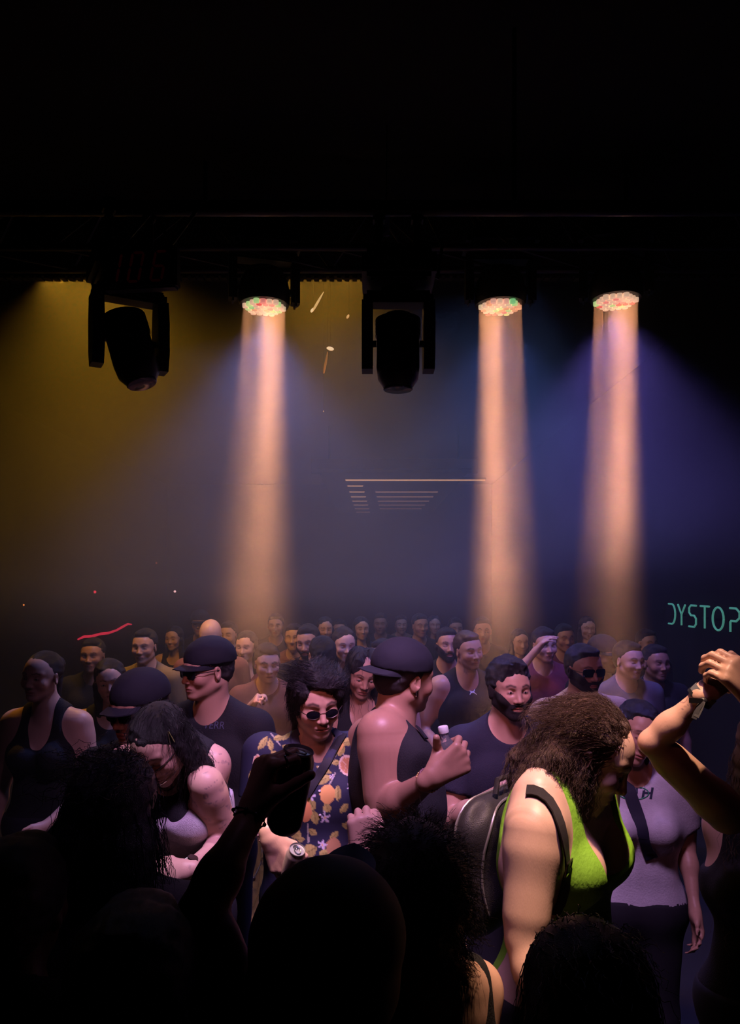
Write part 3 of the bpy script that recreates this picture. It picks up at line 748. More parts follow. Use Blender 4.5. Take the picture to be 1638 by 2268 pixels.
for (px, py, r, col, es, lb) in ((210, 1311, .011, (1, .04, .07), .5, 'small red light on the dark back wall'), (387, 1310, .009, (1, .5, .5), .8, 'small pinkish white light on the dark back wall'),
                         (52, 1340, .008, (1, .25, .05), .5, 'small orange light on the dark wall side by the edge'), (346, 1247, .008, (.8, .2, .05), .15, 'very faint light high on the dark back wall')):
    D = min(17.3, 4.73*FP/(819-px)); c = at(px, py, D); r *= D/6; es *= 2; t = thing('wall_lamp', c, lb, 'light'); b = MB(); b.sphere(Vector((0, 0, 0)), r); b.build('bulb', mat('bulb_'+lb[:10]+str(px), col, .5, emit=col, es=es), t)
    b = MB(); b.tube([(0, 0, 0), (0, .05, 0)] if px > 380 else [(0, 0, 0), (-.04, 0, 0)], .02, 8); b.build('mount', gm, t)
# wavy red tube
P = [at(x_, y_, 4.70*FP/(819-x_)) for x_, y_ in ((173, 1416), (186, 1410), (204, 1409), (222, 1404), (240, 1402), (258, 1396), (272, 1388), (283, 1382), (291, 1383))]
c = P[4].copy(); t = thing('neon_tube', c, 'wavy red neon tube glowing in the dark at the far side of the crowd', 'neon light')
b = MB(); b.tube([p-c for p in P], [.014, .021, .024, .022, .022, .020, .023, .019, .012], 8); b.build('glass_tube', mat('red_neon', (1, .05, .1), .5, emit=(1, .035, .085), es=.5), t)
b = MB(); 
for p in (P[1], P[4], P[7]): b.tube([p-c, p-c+Vector((-.05, 0, 0))], .008, 5)
b.build('standoff', gm, t)

# ------------------------------------------------------------------ neon lettering on the right wall
def neon():
    X = 2.80; t = thing('neon_sign', Vector((X, 6.3, 1.75)), 'pale green neon sign reading DYSTOP on the dark side wall', 'neon sign')
    col = (.16, .75, .62); m = mat('green_neon', col, .4, emit=(.20, .80, .62), es=.2)
    def arc(cx, cz, rx, rz, a0, a1, n=12): return [(cx+rx*math.cos(math.radians(a0+(a1-a0)*k/n)), cz+rz*math.sin(math.radians(a0+(a1-a0)*k/n))) for k in range(n+1)]
    w, h = .13, .185; G = []
    G.append([[(.02, 1), (.45, 1)]+arc(.45, .5, .5, .5, 90, -90)[1:-1]+[(.45, 0), (.02, 0)]])
    G.append([[(0, 1), (.48, .52), (.95, 1)], [(.48, .52), (.48, 0)]])
    G.append([[(.95, 1), (.3, 1), (.08, .88), (.08, .66), (.3, .53), (.7, .53), (.92, .4), (.92, .14), (.7, 0), (.05, 0)]])
    G.append([[(0, 1), (1, 1)], [(.5, 1), (.5, 0)]])
    G.append([arc(.5, .5, .5, .5, 0, 360, 22)])
    G.append([[(.04, 0), (.04, .45)], [(.0, 1), (.6, 1), (.92, .85), (.92, .62), (.6, .47), (.1, .47)]])
    z0 = 1.665; yb = 6.95
    pitch = [0, .19, .39, .60, .80, 1.06]
    for i, g in enumerate(G):
        y0 = yb-pitch[i]*1.12; b = MB(); ww = w*(1.45 if i == 4 else 1.25)
        for st in g: b.tube([(0, y0-x*ww-6.3, z0+z*h-1.75) for x, z in st], .0085, 8)
        b.build('letter', m, t)
    b = MB()
    for k in range(6): b.box(Vector((.025, 6.9-k*.22-6.3, .0)), (.05, .015, .015))
    b.build('standoff', gm, t)
neon()

# ------------------------------------------------------------------ the crowd
hairm = mat('black_hair', (.012, .010, .012), .36, bump=.6, bscale=260)
brownh = mat('brown_hair', (.10, .06, .052), .32, bump=.6, bscale=260)
blackc = mat('black_cloth', (.010, .010, .013), .85, bump=.25, bscale=120)
navyc = mat('navy_cloth', (.018, .018, .035), .85, bump=.25, bscale=120)
darkt = mat('dark_trousers', (.012, .012, .018), .85)
steel = mat('silver', (.8, .78, .75), .22, 1.0)
gold = mat('gold', (.75, .5, .2), .3, 1.0)
def grow(hair, n, length, r=.0007, wave=.006, seed=1, keep=None, flow=None, out=.008, P=None, steps=12, curl=60):
    """adds loose strands to a hair mesh, combed by flow and kept outside the head"""
    me = hair.data; nv = len(me.vertices); V = np.empty(nv*3); me.vertices.foreach_get('co', V); V = V.reshape(-1, 3)
    Nn = np.empty(nv*3); me.vertices.foreach_get('normal', Nn); Nn = Nn.reshape(-1, 3)
    F = [tuple(p.vertices) for p in me.polygons]; bvh = BVHTree.FromPolygons(V.tolist(), F)
    rn = np.random.default_rng(seed); ids = np.arange(nv)
    if keep is not None: ids = ids[keep(P.hl(V))]
    pick = rn.choice(ids, n); VV = [V]; FF = list(F); base = nv
    for i in pick:
        p = V[i]+rn.normal(size=3)*.002; nrm = Nn[i]; ln = length*rn.uniform(.5, 1.15); st = ln/steps
        ph = rn.uniform(0, 6); a1 = np.cross(nrm, [0, 0, 1.]); a1 /= np.linalg.norm(a1)+1e-6; q = p.copy(); pts = []
        lift = rn.exponential(1)*out
        for k in range(steps+1):
            t = k/steps; pts.append(q+nrm*lift*t+a1*wave*math.sin(ph+t*curl*ln*2)*min(1, 3*t)+nrm*wave*.7*math.cos(ph*1.7+t*curl*ln*2)*min(1, 3*t))
            d = flow(P.hl(q[None])[0], P) if flow else V3(0, 0, -1)
            d = d+rn.normal(size=3)*.18; d = d-nrm*max(0, 0); d /= np.linalg.norm(d); q = q+d*st
            h = bvh.find_nearest(Vector(q), .06)
            if h[0] is not None:
                s_ = (Vector(q)-h[0]).dot(h[1])
                if s_ < .001: q = np.array(h[0]+h[1]*.0015)
                nrm = .6*nrm+.4*np.array(h[1]); nrm /= np.linalg.norm(nrm)
        pts = np.array(pts); tan = np.gradient(pts, axis=0); tan /= np.linalg.norm(tan, axis=1)[:, None]+1e-9
        u = np.cross(tan, [.3, .5, .8]); u /= np.linalg.norm(u, axis=1)[:, None]+1e-9; w = np.cross(tan, u)
        rr = r*np.linspace(1, .35, steps+1)[:, None]
        ring = np.stack([pts+u*rr, pts+(-.5*u+.87*w)*rr, pts+(-.5*u-.87*w)*rr], 1).reshape(-1, 3); VV.append(ring)
        for k in range(steps):
            a = base+3*k
            for j in range(3): FF.append((a+j, a+(j+1) % 3, a+3+(j+1) % 3, a+3+j))
        base += 3*(steps+1)
    V2 = np.concatenate(VV); m2 = bpy.data.meshes.new(me.name); m2.from_pydata(V2.tolist(), [], FF)
    m2.polygons.foreach_set('use_smooth', [True]*len(m2.polygons)); m2.materials.append(me.materials[0]); hair.data = m2; return hair
def combback(q, P):   # from the brow over the crown, then down the back and sides
    d = V3(0.25*np.sign(q[0]), -1, .25) if q[2] > .05 and q[1] > -.06 else V3(.1*q[0]/.08, -.25 if q[1] > -.05 else 0, -1)
    return P.hR @ d if q[2] > .0 else P.Rb*0 @ d+V3(0, 0, -1)
def tee(P, m, nk=(0, .03, 1.50, .075, .08, .075), sleeve=.62, hem=.88, inf=.013, **kw):
    return P.cloth(kw.pop('name', 'tshirt'), ('torso',), inf, m, subs=[el(P.T(nk[:3]), V3(*nk[3:])*P.sc, P.RL)], hem=hem, sleeve=sleeve, **kw)
def tank(P, m, deep=1.42, w=.085, arm=.085, hem=.88, inf=.009, back=.0, **kw):
    x = .168 if P.fem else .19
    sb = [el(P.T((0, .09, deep+.06)), V3(w, .13, .115)*P.sc, P.RL), el(P.T((0, -.10, 1.50-back)), V3(w*.9, .10, .07)*P.sc, P.RL)]
    for q in (-1, 1): sb.append(el(P.T((q*(x+.012), 0, 1.40)), V3(arm*.62, .14, arm*1.25)*P.sc, P.RL))
    return P.cloth(kw.pop('name', 'tank_top'), ('torso',), inf, m, subs=sb, hem=hem, **kw)
def drape(P, bvh, pts, w, m, name='strap', lift=.004, th=.002, ctr=None):
    """band through world-like local points pulled onto the clothed body"""
    out = []; cc = Vector(ctr) if ctr is not None else None
    for p in pts:
        p = Vector(p); h = bvh.find_nearest(p)
        out.append((h[0]+h[1]*lift, h[1]))
    o = P.strap(name, out, w, th, m); return o
def lerp_pts(pts, n=6):
    r = []
    for a, b in zip(pts[:-1], pts[1:]):
        for k in range(n): r.append(Vector(a).lerp(Vector(b), k/n))
    return r+[Vector(pts[-1])]
def text_on(P, bvh, s_, size, x, z, m, name='print', shear=0.0, bold=0.0, lift=.0015, yc=.5, sx=1.0):
    """lettering on the chest; x, z are local coordinates of its centre, seen from the front"""
    c = bpy.data.curves.new('t', 'FONT'); c.body = s_; c.size = size; c.align_x = 'CENTER'; c.align_y = 'CENTER'; c.shear = shear; c.offset = bold
    o = bpy.data.objects.new('t', c); me = bpy.data.meshes.new_from_object(o); bpy.data.objects.remove(o)
    bm = bmesh.new(); bm.from_mesh(me); bmesh.ops.triangulate(bm, faces=bm.faces)
    bmesh.ops.subdivide_edges(bm, edges=[e for e in bm.edges if e.calc_length() > size*.2], cuts=2)
    V = []
    for v in bm.verts:
        p = Vector((x-v.co.x*sx, yc, z+v.co.y)); h = bvh.ray_cast(p, Vector((0, -1, 0)))
        V.append((h[0]+h[1]*lift) if h[0] else Vector((p.x, .1, p.z)))
    bm.verts.index_update(); F = [[v.index for v in f.verts] for f in bm.faces]; bm.free()
    return mesh_obj(name, V, F, m, P.e, False)

# ---- man in the lemon-print shirt
def lemon_shirt():
    P = Person('man in dark lemon and leaf print shirt and small oval sunglasses, looking down', at(699, 1553, 2.66), 186, (199, -13, 3), tone='tan', hres=.0032, res=.009,
               jaw=.95, stubble=.25, sc=1.0, hs=1.02,
               arms={'R': dict(sh=at(588, 1668, 2.66), e=at(574, 1795, 2.62), w=at(598, 1856, 2.38), fine=.006,
                               hand=dict(d=(.40, -.02, -.82), b=(-.30, -.90, .30), curls=(.30, .34, .38, .42), thumb=.5, spread=.05, fine=.0032, tip=at(676, 1896, 2.40), s=1.08)),
                     'L': dict(sh=at(775, 1668, 2.72), e=at(800, 1800, 2.75), w=at(770, 1900, 2.6))}, fine=())
    P.e.name = 'person'
    g = P.grid(P.sel('torso'))
    LEAF, LEM, ORG, WHT, PALE = (.50, .42, .12), (.72, .40, .12), (.75, .33, .12), (.62, .58, .66), (.78, .62, .48)
    M = []   # (px, py, half length, half width, angle, colour, kind)
    for a in ((582, 1646, 20, 7, 55), (599, 1650, 15, 6, 100), (617, 1634, 13, 7, 15), (634, 1630, 13, 6, 50), (632, 1655, 9, 5, -30), (740, 1668, 12, 6, 20), (756, 1663, 14, 7, 60), (770, 1643, 16, 9, 10),
              (744, 1689, 10, 6, 10), (717, 1705, 20, 6, -25), (713, 1727, 25, 10, 20), (748, 1757, 8, 18, 0), (689, 1781, 10, 16, 25), (697, 1811, 9, 17, 10), (724, 1790, 9, 11, 20),
              (653, 1845, 19, 11, -45), (634, 1842, 13, 8, -60), (665, 1859, 10, 6, 0), (692, 1843, 13, 7, -35), (686, 1884, 17, 15, 30), (648, 1868, 9, 12, 0), (700, 1628, 6, 14, 20), (557, 1725, 7, 22, 0),
              (570, 1760, 8, 18, 30), (600, 1700, 8, 16, -30), (590, 1735, 14, 7, 40), (610, 1670, 12, 6, -20), (762, 1790, 14, 7, 50), (770, 1830, 15, 8, -20), (740, 1850, 12, 7, 40), (600, 1780, 13, 7, 60),
              (640, 1700, 13, 7, -50), (625, 1740, 16, 8, 30), (650, 1790, 14, 7, -10), (718, 1890, 13, 9, 10), (612, 1820, 13, 7, 60), (785, 1745, 14, 7, 70)): M.append((*a, LEAF, 'leaf'))
    for a in ((675, 1796, 15, 25, 5, ORG), (725, 1759, 17, 22, 0, LEM), (721, 1642, 12, 9, 0, ORG), (748, 1650, 12, 15, -20, LEM), (738, 1876, 16, 21, 0, (.4, .22, .1)), (620, 1765, 15, 20, 10, LEM), (580, 1695, 9, 14, 0, ORG), (640, 1665, 10, 13, 0, ORG)): M.append((*a, 'fruit'))
    for a in ((768, 1695, 18, 23, 10), (570, 1687, 10, 16, 0)): M.append((*a, PALE, 'slice'))
    for a in ((688, 1762, 13, 13, 0), (719, 1811, 14, 14, 20), (713, 1871, 12, 12, 0), (777, 1741, 10, 10, 0), (600, 1840, 9, 9, 0), (735, 1720, 6, 6, 0), (650, 1730, 10, 10, 10), (576, 1790, 11, 11, 10)): M.append((*a, WHT, 'flower'))
    stems = [((742, 1712), (728, 1740)), ((724, 1700), (742, 1675)), ((676, 1757), (681, 1775)), ((681, 1825), (683, 1865)), ((716, 1790), (722, 1820)), ((600, 1625), (620, 1650)), ((720, 1870), (716, 1890)), ((760, 1670), (768, 1690))]
    def col(V):
        c = np.tile(np.array((.020, .022, .050)), (len(V), 1))
        W = (P.Rb @ V.T).T+P.root; D = W[:, 1]
        fr = (V[:, 1] > -.02)
        X = 819+FP*W[:, 0]/D; Y = HY+FP*(CZ-W[:, 2])/D; X = np.where(fr, X, 1330-X)
        for (a, b_) in stems:
            a = np.array(a, float); b_ = np.array(b_, float); ba = b_-a; t = np.clip(((X-a[0])*ba[0]+(Y-a[1])*ba[1])/(ba @ ba), 0, 1)
            d = np.hypot(X-a[0]-ba[0]*t, Y-a[1]-ba[1]*t); c[d < 1.6] = (.4, .38, .3)
        for px, py, hl_, hw, an, cc, kind in M:
            ca, sa = math.cos(math.radians(an)), math.sin(math.radians(an)); u = ((X-px)*ca-(Y-py)*sa)/hl_; v = ((X-px)*sa+(Y-py)*ca)/hw
            if hw > hl_: u, v = v, u
            if kind == 'leaf':
                m = (np.abs(u) < 1) & (np.abs(v) < (1-u*u)); sh_ = 1-.35*(np.abs(v) < .10)-.25*(v > 0)+.1*np.sin(u*14+v*6)
                c[m] = np.array(cc)*sh_[m, None]
            elif kind == 'fruit':
                m = (u*u+v*v < 1); c[m] = np.array(cc)*(1.05-.3*(u+v*.6)[m, None]*.6)
            elif kind == 'slice':
                r2 = np.hypot(u, v); m = r2 < 1; c[m] = cc; m = r2 < .8; th = np.arctan2(v, u); c[m] = (.62, .30, .14); c[(r2 < .8) & (np.abs(np.sin(th*4)) < .22)] = (.78, .55, .38)
            else:
                r2 = np.hypot(u, v); th = np.arctan2(v, u); m = (r2 < .3+.7*np.abs(np.cos(th*2.5))**3); c[m & (r2 < 1)] = cc; c[r2 < .2] = (.7, .45, .15)
        return c
    sh = P.cloth('patterned_shirt', ('torso',), .016, mat('printed_cloth', rough=.75, attr=True), subs=[el(P.inv(at(703, 1640, 2.55)), (.060, .11, .075)), el(P.inv(at(712, 1690, 2.5)), (.022, .06, .06))],
                 hem=.80, sleeve={'R': .78, 'L': .8}, fold=.006, ff=18, col=col, fine=[(P.T((-.3, -.0, .95)), P.T((.3, .25, 1.55)), .0042)], seed=4)
    bv = P.surf()
    # collar flaps
    cm = mat('collar_cloth', (.022, .024, .055), .7)
    for pts in ([(668, 1618), (652, 1632), (656, 1655), (680, 1688)], [(735, 1618), (752, 1632), (744, 1652), (722, 1688)]):
        q = [P.pick(bv, *p, .006) for p in pts]; P.strap('collar', [x for x in q if x], .030, .003, cm)
    for py in (1700, 1752, 1805):
        h = P.pick(bv, 706+(py-1683)*.02, py, .002)
        if h: b = MB(); b.sphere(h[0], .0048, (1, 1, .4), h[1].to_track_quat('Z', 'Y').to_matrix()); b.build('shirt_button', mat('pearl', (.6, .58, .6), .3), P.e)
    q = [P.pick(bv, 762+(675-762)*t, 1628+(1762-1628)*t, .008) for t in np.linspace(0, 1, 14)]
    P.strap('shoulder_strap', [x for x in q if x], .030, .002, mat('black_strap', (.010, .010, .014), .6))
    P.trousers(darkt)
    h = P.hfield('hair', [((0, -.030, .045), (.088, .104, .088)), ((0, -.06, -.01), (.078, .062, .095)), ((-.02, .050, .085), (.060, .050, .034)), ((-.062, .030, .055), (.030, .055, .050)), ((.062, .030, .055), (.030, .050, .045)), ((.072, .002, .01), (.020, .045, .055)), ((-.072, .002, .01), (.020, .045, .055)),
                          ('c', (.045, -.06, -.05), (.05, -.06, -.12), .035, .022), ('c', (-.045, -.06, -.05), (-.05, -.06, -.12), .035, .022)],
                 hairm, subs=[((.008, .105, .0), (.056, .072, .082)), ((0, .03, -.085), (.085, .075, .07))], noise=.0035, nf=75)
    grow(h, 1500, .075, .0009, .003, 2, lambda q: (q[:, 2] > -.03), lambda q, P_: P_.hR @ (V3(.5*np.sign(q[0]-.01), -.8, -.05) if q[2] > .07 else V3(0, -.5, -1)), .003, P)
    P.eyes(.003); P.sunglasses((.0235, .0155), shape='oval', frame=mat('thin_gold', (.7, .55, .5), .25, 1.0), z=-.008, lens_mat=mat('black_lens', (.008, .008, .012), .12))
    for k, (t, r_, mm) in enumerate(((.60, .0021, steel), (.86, .0026, mat('bead', (.2, .1, .12), .35)))):
        sh_, e, w = P.arm['R']; c = e+(w-e)*t; d = (w-e)/np.linalg.norm(w-e); u = np.cross(d, [0, 0, 1.]); u /= np.linalg.norm(u); v = np.cross(d, u); R_ = (.040+(.024-.040)*t)+.0085
        b = MB(); ring = [Vector(c+(u*math.cos(a)+v*math.sin(a))*R_+d*.006*math.sin(a+k)) for a in np.linspace(0, 2*PI, 25)]; b.tube(ring, r_, 6)
        for q in ring[:-1:2]: b.sphere(q, r_*1.5)
        b.build('bracelet', mm, P.e)
    sh_, e, w = P.arm['R']
    P.e['x'] = 0; del P.e['x']
    # drawcord hanging from his hem
    q = [P.inv(at(580, 1905, 2.6)), P.inv(at(572, 1925, 2.6)), P.inv(at(563, 1943, 2.6))]
    b = MB(); b.tube([Vector(x) for x in q], .0022, 6); b.tube([Vector(q[2]), Vector(q[2])+Vector((0, 0, -.012))], .004, 8); b.build('drawcord', mat('pale_cord', (.5, .45, .5), .6), P.e)
    return P
lemon_shirt()

def can(c, ax, label, r=.033, h=.168, body=None, txt=None, xdir=None, lidcol=None):
    """c: centre of the lid"""
    ax = Vector(ax).normalized(); q = ax.to_track_quat('Z', 'Y'); t = thing('drink_can', c, label, 'drink can'); t.rotation_euler = q.to_euler()
    b = MB(); b.lathe([(.0, -h), (r*.72, -h), (r*.80, -h+.004), (r*.97, -h+.012), (r, -h+.02), (r, -.024), (r*.97, -.016), (r*.84, -.004), (r*.83, -.001), (r*.83, -.003), (0, -.0035)], None, 40); b.build('can_body', body, t)
    ld = mat('brushed_aluminium', (.62, .58, .56), .32, .9) if lidcol is None else lidcol
    b = MB(); b.lathe([(r*.79, -.004), (r*.86, -.001), (r*.865, .0015), (r*.83, .003), (r*.79, .0005), (r*.76, -.003), (.0, -.003)], None, 40); b.build('lid', ld, t)
    b = MB(); V = []; 
    for k in range(15):
        a = 2*PI*k/14; V.append(Vector((.0095*math.cos(a), .0135*math.sin(a)-.003, .0)))
    b.tube(V, .0017, 6); b.sphere(Vector((0, .004, -.0006)), .0032, (1, 1, .5)); b.tube([(0, .004, 0), (0, .010, 0)], .0022, 6); b.build('pull_tab', mat('tab_metal', (.35, .33, .33), .3, .9), t)
    b = MB(); b.lathe([(0, -.0028), (.0085, -.0028), (.009, -.0022), (.0, -.0021)], Matrix.Translation((0, .012, 0)), 20); b.build('opening', mat('hole_black', (.01, .01, .01), .5), t)
    return t
can(at(658, 1882, 2.335), (.30, -.50, .92), 'open pale drinks can held low by the man in the lemon print shirt', .031, .122, mat('pale_can', (.55, .42, .36), .35, .5))

# ---- bearded man in the plain dark T-shirt
P = Person('man with full dark beard in plain dark T-shirt under the middle beam', at(1128, 1524, 3.02), 188, (192, -3, 0), tone='tan', hres=.004, sc=1.0, fat=1.05,
           arms={'R': dict(el=(.27, .06, 1.10), w=at(1128, 1742, 2.66), hand=dict(d=(1, -.2, .1), b=(0, -.2, 1), curl=.4)), 'L': {}})
tee(P, navyc, (0, .04, 1.50, .085, .10, .085)); P.trousers(darkt); P.eyes(); P.beard()
P.short_hair(vol=1.06, noise=.004, fringe=-.004)
# ---- man in tank top with chest emblem
P = Person('man in black tank top with small white chest emblem, in the smoke behind', at(1037, 1440, 4.75), 196, (202, -4, 4), tone='tan', stubble=.5, sc=1.0, hres=.0055, jaw=1.0,
           arms={'R': dict(el=(.28, -.06, 1.13), wl=(.22, .20, .98))})
tank(P, blackc, 1.43, .085, .07); bv = P.surf(); P.trousers(darkt); P.short_hair(mat('short_brown_hair', (.05, .03, .02), .5), noise=.002)
wm = mat('white_print', (.6, .58, .62), .7)
def emblem(P, bv, x, z, w, h, m):
    b = MB(); 
    def arc(sgn):
        N = 9; V = []
        for k in range(N):
            t = k/(N-1)*2-1; zz = sgn*(h*.5-.55*h*(1-t*t)*.9); V.append((t*w*.5, zz, .16+.12*(1-abs(t))))
        return V
    for sgn in (1, -1):
        pts = arc(sgn); Vv = []
        for (xx, zz, tt) in pts:
            for dz_ in (-h*tt*.5, h*tt*.5):
                q = Vector((x-xx, .6, z+zz+dz_)); r_ = bv.ray_cast(q, Vector((0, -1, 0))); Vv.append(r_[0]+r_[1]*.002 if r_[0] else Vector((q.x, .12, q.z)))
        b.add(Vv, [(2*i, 2*i+2, 2*i+3, 2*i+1) for i in range(len(pts)-1)])
    return b.build('emblem', m, P.e, False)
q = P.pick(bv, 1046, 1534)[0]; emblem(P, bv, q[0], q[2], .045, .030, wm)
# ---- man in a pale tee with mirrored sunglasses
P = Person('man in pale tan T-shirt and mirrored wrap sunglasses, dark beard', at(1293, 1482, 3.7), 184, (196, -4, 0), tone='brown', sc=.99, hres=.0045, fat=1.08)
tee(P, mat('tan_cloth', (.52, .36, .22), .8, bump=.2, bscale=90), (0, .05, 1.51, .095, .10, .08), fold=.007); P.trousers(darkt); P.beard(); P.short_hair(noise=.002)
P.sunglasses((.030, .019), shape='box', lens_mat=mat('mirror_lens', (.5, .52, .6), .08, 1.0), z=.0)
# ---- woman in the printed tee
P = Person('woman in pale printed T-shirt with black crossbody strap, head tilted', at(1408, 1622, 2.76), 172, (186, -9, -20), sex='f', tone='tan', hres=.0038, fat=1.12, bust=.5,
           arms={'L': dict(el=(-.21, -.02, 1.17), wl=(-.20, .14, .96))})
tee(P, mat('pale_cloth', (.50, .47, .52), .8, bump=.2, bscale=90), (0, .04, 1.50, .070, .09, .085), sleeve=.72, fold=.008, inf=.012); bv = P.surf()
h = P.pick(bv, 1403, 1757)[0]; xx, zz = h.x, h.z
text_on(P, bv, 'KITH', .052, xx, zz, mat('dark_print', (.015, .02, .05), .7), 'print', .25, .0012, sx=1.1)
b = MB(); b.tube([P.pick(bv, 1403+33*math.cos(a), 1757+14*math.sin(a), .0012)[0] for a in np.linspace(0, 2*PI, 31)], .0018, 5); b.build('print_ring', mat('green_print', (.03, .30, .16), .6), P.e)
q = [P.pick(bv, 1372+(1442-1372)*t, 1690+(1900-1690)*t, .007) for t in np.linspace(0, 1, 20)]; P.strap('crossbody_strap', [x for x in q if x], .045, .002, mat('navy_strap', (.012, .013, .03), .7))
P.trousers(darkt); P.eyes(.001); P.long_hair(hairm, .10, .95, back=0)
# ---- person in cap and sunglasses, dark T-shirt, turned aside
P = Person('man in dark cap and black sunglasses looking aside, dark tee with faint lettering', at(458, 1483, 3.05), 168, (133, -4, 0), tone='tan', hres=.004, sc=1.03,
           arms={'R': dict(el=(.26, .0, 1.14), wl=(.12, .24, 1.06)), 'L': dict(el=(-.25, -.02, 1.12), wl=(-.12, .22, 1.0))})
tee(P, blackc, (0, .04, 1.51, .075, .09, .08)); bv = P.surf(); P.trousers(darkt); P.short_hair(under=True); P.cap(mat('dark_cap', (.009, .010, .018), .85))
P.sunglasses((.027, .020), shape='box'); q = P.pick(bv, 474, 1608)[0]; text_on(P, bv, 'TERR', .040, q[0], q[2], mat('faint_print', (.06, .07, .12), .7), 'print')
# ---- dim man in sunglasses in front of him
P = Person('dim person in dark cap and wide black sunglasses beside the woman in the white top', at(306, 1568, 2.58), 172, (150, -10, 0), tone='brown', hres=.0045, sc=.96)
tee(P, blackc); P.trousers(darkt); P.short_hair(under=True); P.cap(mat('dark_cap', (.009, .010, .018), .85)); P.sunglasses((.029, .018), shape='box')
# ---- tattooed woman
def tat(P, V, mix):
    sh, e, w = P.arm['L']; c = np.zeros(len(V))
    A = (V @ np.array([1., 0, 0]) < P.T((-.13, 0, 0))[0]) & (V[:, 2] > min(e[2], w[2])-.05)
    n = wob(V, 70, 9); n2 = wob(V, 120, 4); c = A*np.clip(1.4-np.abs(n)/.03, 0, 1)*(n2 > -.2); mix(c*.6, (.10, .07, .11)); mix(A*(n2 > .62)*.3, (.12, .08, .13))
    B = (V[:, 1] > .05) & (np.abs(V[:, 0]) < .12) & (V[:, 2] > P.T((0, 0, 1.27))[2]) & (V[:, 2] < P.T((0, 0, 1.44))[2]); mix(B*np.clip(1.3-np.abs(wob(V, 55, 12))/.03, 0, 1)*.6, (.08, .05, .10))
P = Person('tattooed woman in white cropped top with silver necklaces, head bowed', at(355, 1648, 2.28), 178, (160, -38, 8), sex='f', tone='light', sc=1.01, hoff=(0, .075, -.13), hres=.004, bust=.3, tattoo=tat, fine=(),
           lean=(4, 0), arms={'L': dict(sh=at(456, 1736, 2.29), e=at(503, 1862, 2.38), w=at(412, 1926, 2.14), fine=.0055, hand=dict(d=(-1, 0, -.25), b=(0, -.8, .5), curl=.4, fine=.005)),
                 'R': dict(el=(.21, .05, 1.12), wl=(.06, .22, 1.0))})
tank(P, blackc, 1.39, .072, .095, hem=1.14, inf=.005, name='bra_top'); bvb = P.surf()
P.cloth('crop_top', ('torso',), .012, mat('white_rib', (.62, .58, .64), .8, bump=.5, bscale=140), hem=1.08, top=1.315, fold=.005, ff=30, subs=[el(P.T((0, .16, 1.37)), (.105, .14, .105)), el(P.T((0, .20, 1.10)), (.012, .08, .06))], planes=[]); bv = P.surf()
for q in (-1, 1): drape(P, bvb, lerp_pts([P.T((q*.095, .10, 1.27)), P.T((q*.115, .07, 1.38)), P.T((q*.115, .0, 1.46)), P.T((q*.11, -.08, 1.40))], 4), .020, mat('white_rib', (.6, .6, .6)), 'top_strap', .006)
body = BVHTree.FromPolygons(P.V.tolist(), [tuple(f.vertices) for f in P.body.data.polygons])
def Q(px, py, D=2.2): return P.inv(at(px, py, D))
for z1, dx, r_ in ((1.425, .055, .0022), (1.375, .060, .0016), (1.33, .055, .0012)):
    pts = [(t_*dx, P.T((0, 0, z1+.05*abs(t_)**1.6+.012))[2]) for t_ in np.linspace(-1, 1, 17)]; P.chain(body, pts, r_, steel)
b = MB()
for px, py, k in ((372, 1742, 0), (376, 1765, 1), (366, 1775, 2)):
    h = body.ray_cast(Vector((Q(px, py)[0], .6, Q(px, py)[2])), Vector((0, -1, 0)))
    if h[0]:
        p = h[0]+h[1]*.005
        if k == 1: b.tube([p+Vector((0, 0, .02)), p+Vector((0, 0, -.014))], .003, 8)
        else: b.tube([p+Vector((.007*math.cos(a), 0, .007*math.sin(a))) for a in np.linspace(0, 2*PI, 17)], .0018, 6)
b.build('pendant', steel, P.e)
sh, e, w = P.arm['L']; d = (w-e)/np.linalg.norm(w-e); u = np.cross(d, [0, 0, 1.]); u /= np.linalg.norm(u); v = np.cross(d, u); c = e+(w-e)*.92
wt = bpy.data.objects.new('wristwatch', None); C.objects.link(wt); wt.parent = P.e
b = MB()
for k in range(16):
    a = 2*PI*k/16
    for j in (-1, 0, 1): b.sphere(Vector(c+(u*math.cos(a)+v*math.sin(a))*.0255+d*.0055*j), .0042)
b.build('link_band', steel, wt)
b = MB(); n = V3(*(P.Rb.T @ V3(0, -.8, .6))); n -= d*(n @ d); n /= np.linalg.norm(n); M_ = Matrix.Translation(Vector(c+n*.028)) @ Vector(n).to_track_quat('Z', 'Y').to_matrix().to_4x4(); b.lathe([(0, -.004), (.0155, -.004), (.0165, 0), (.015, .004), (0, .004)], M_, 24); b.build('watch_case', steel, wt)
P.trousers(darkt); P.hfield('hair', [((0, -.022, .040), (.085, .102, .088)), ((0, -.05, -.02), (.078, .06, .09)), ('c', (-.07, .0, -.0), (-.088, .02, -.22), .022, .014), ('c', (-.06, -.05, -.03), (-.10, -.02, -.26), .03, .016), ('c', (.07, .0, .0), (.085, .02, -.25), .024, .016)], hairm, subs=[((0, .098, -.030), (.058, .080, .088))], noise=.003)
h = [o for o in P.e.children if o.name.startswith('hair')][0]; grow(h, 700, .16, .0008, .004, 5, lambda q: (q[:, 1] < -.01), lambda q, P_: V3(0, .05, -1), .008, P)
b = MB(); b.tube([P.Hw(-.082, .01, .07), P.Hw(-.088, .02, .03)], .002, 6); b.tube([P.Hw(-.078, .01, .07), P.Hw(-.083, .035, .035)], .002, 6); b.build('hair_clip', steel, P.e)
b = MB(); b.tube([Vector(P.Hw(-.084+.004*math.cos(a), 0, -.045+.011*math.sin(a))) for a in np.linspace(0, 2*PI, 15)], .0014, 6); b.build('earring', steel, P.e)

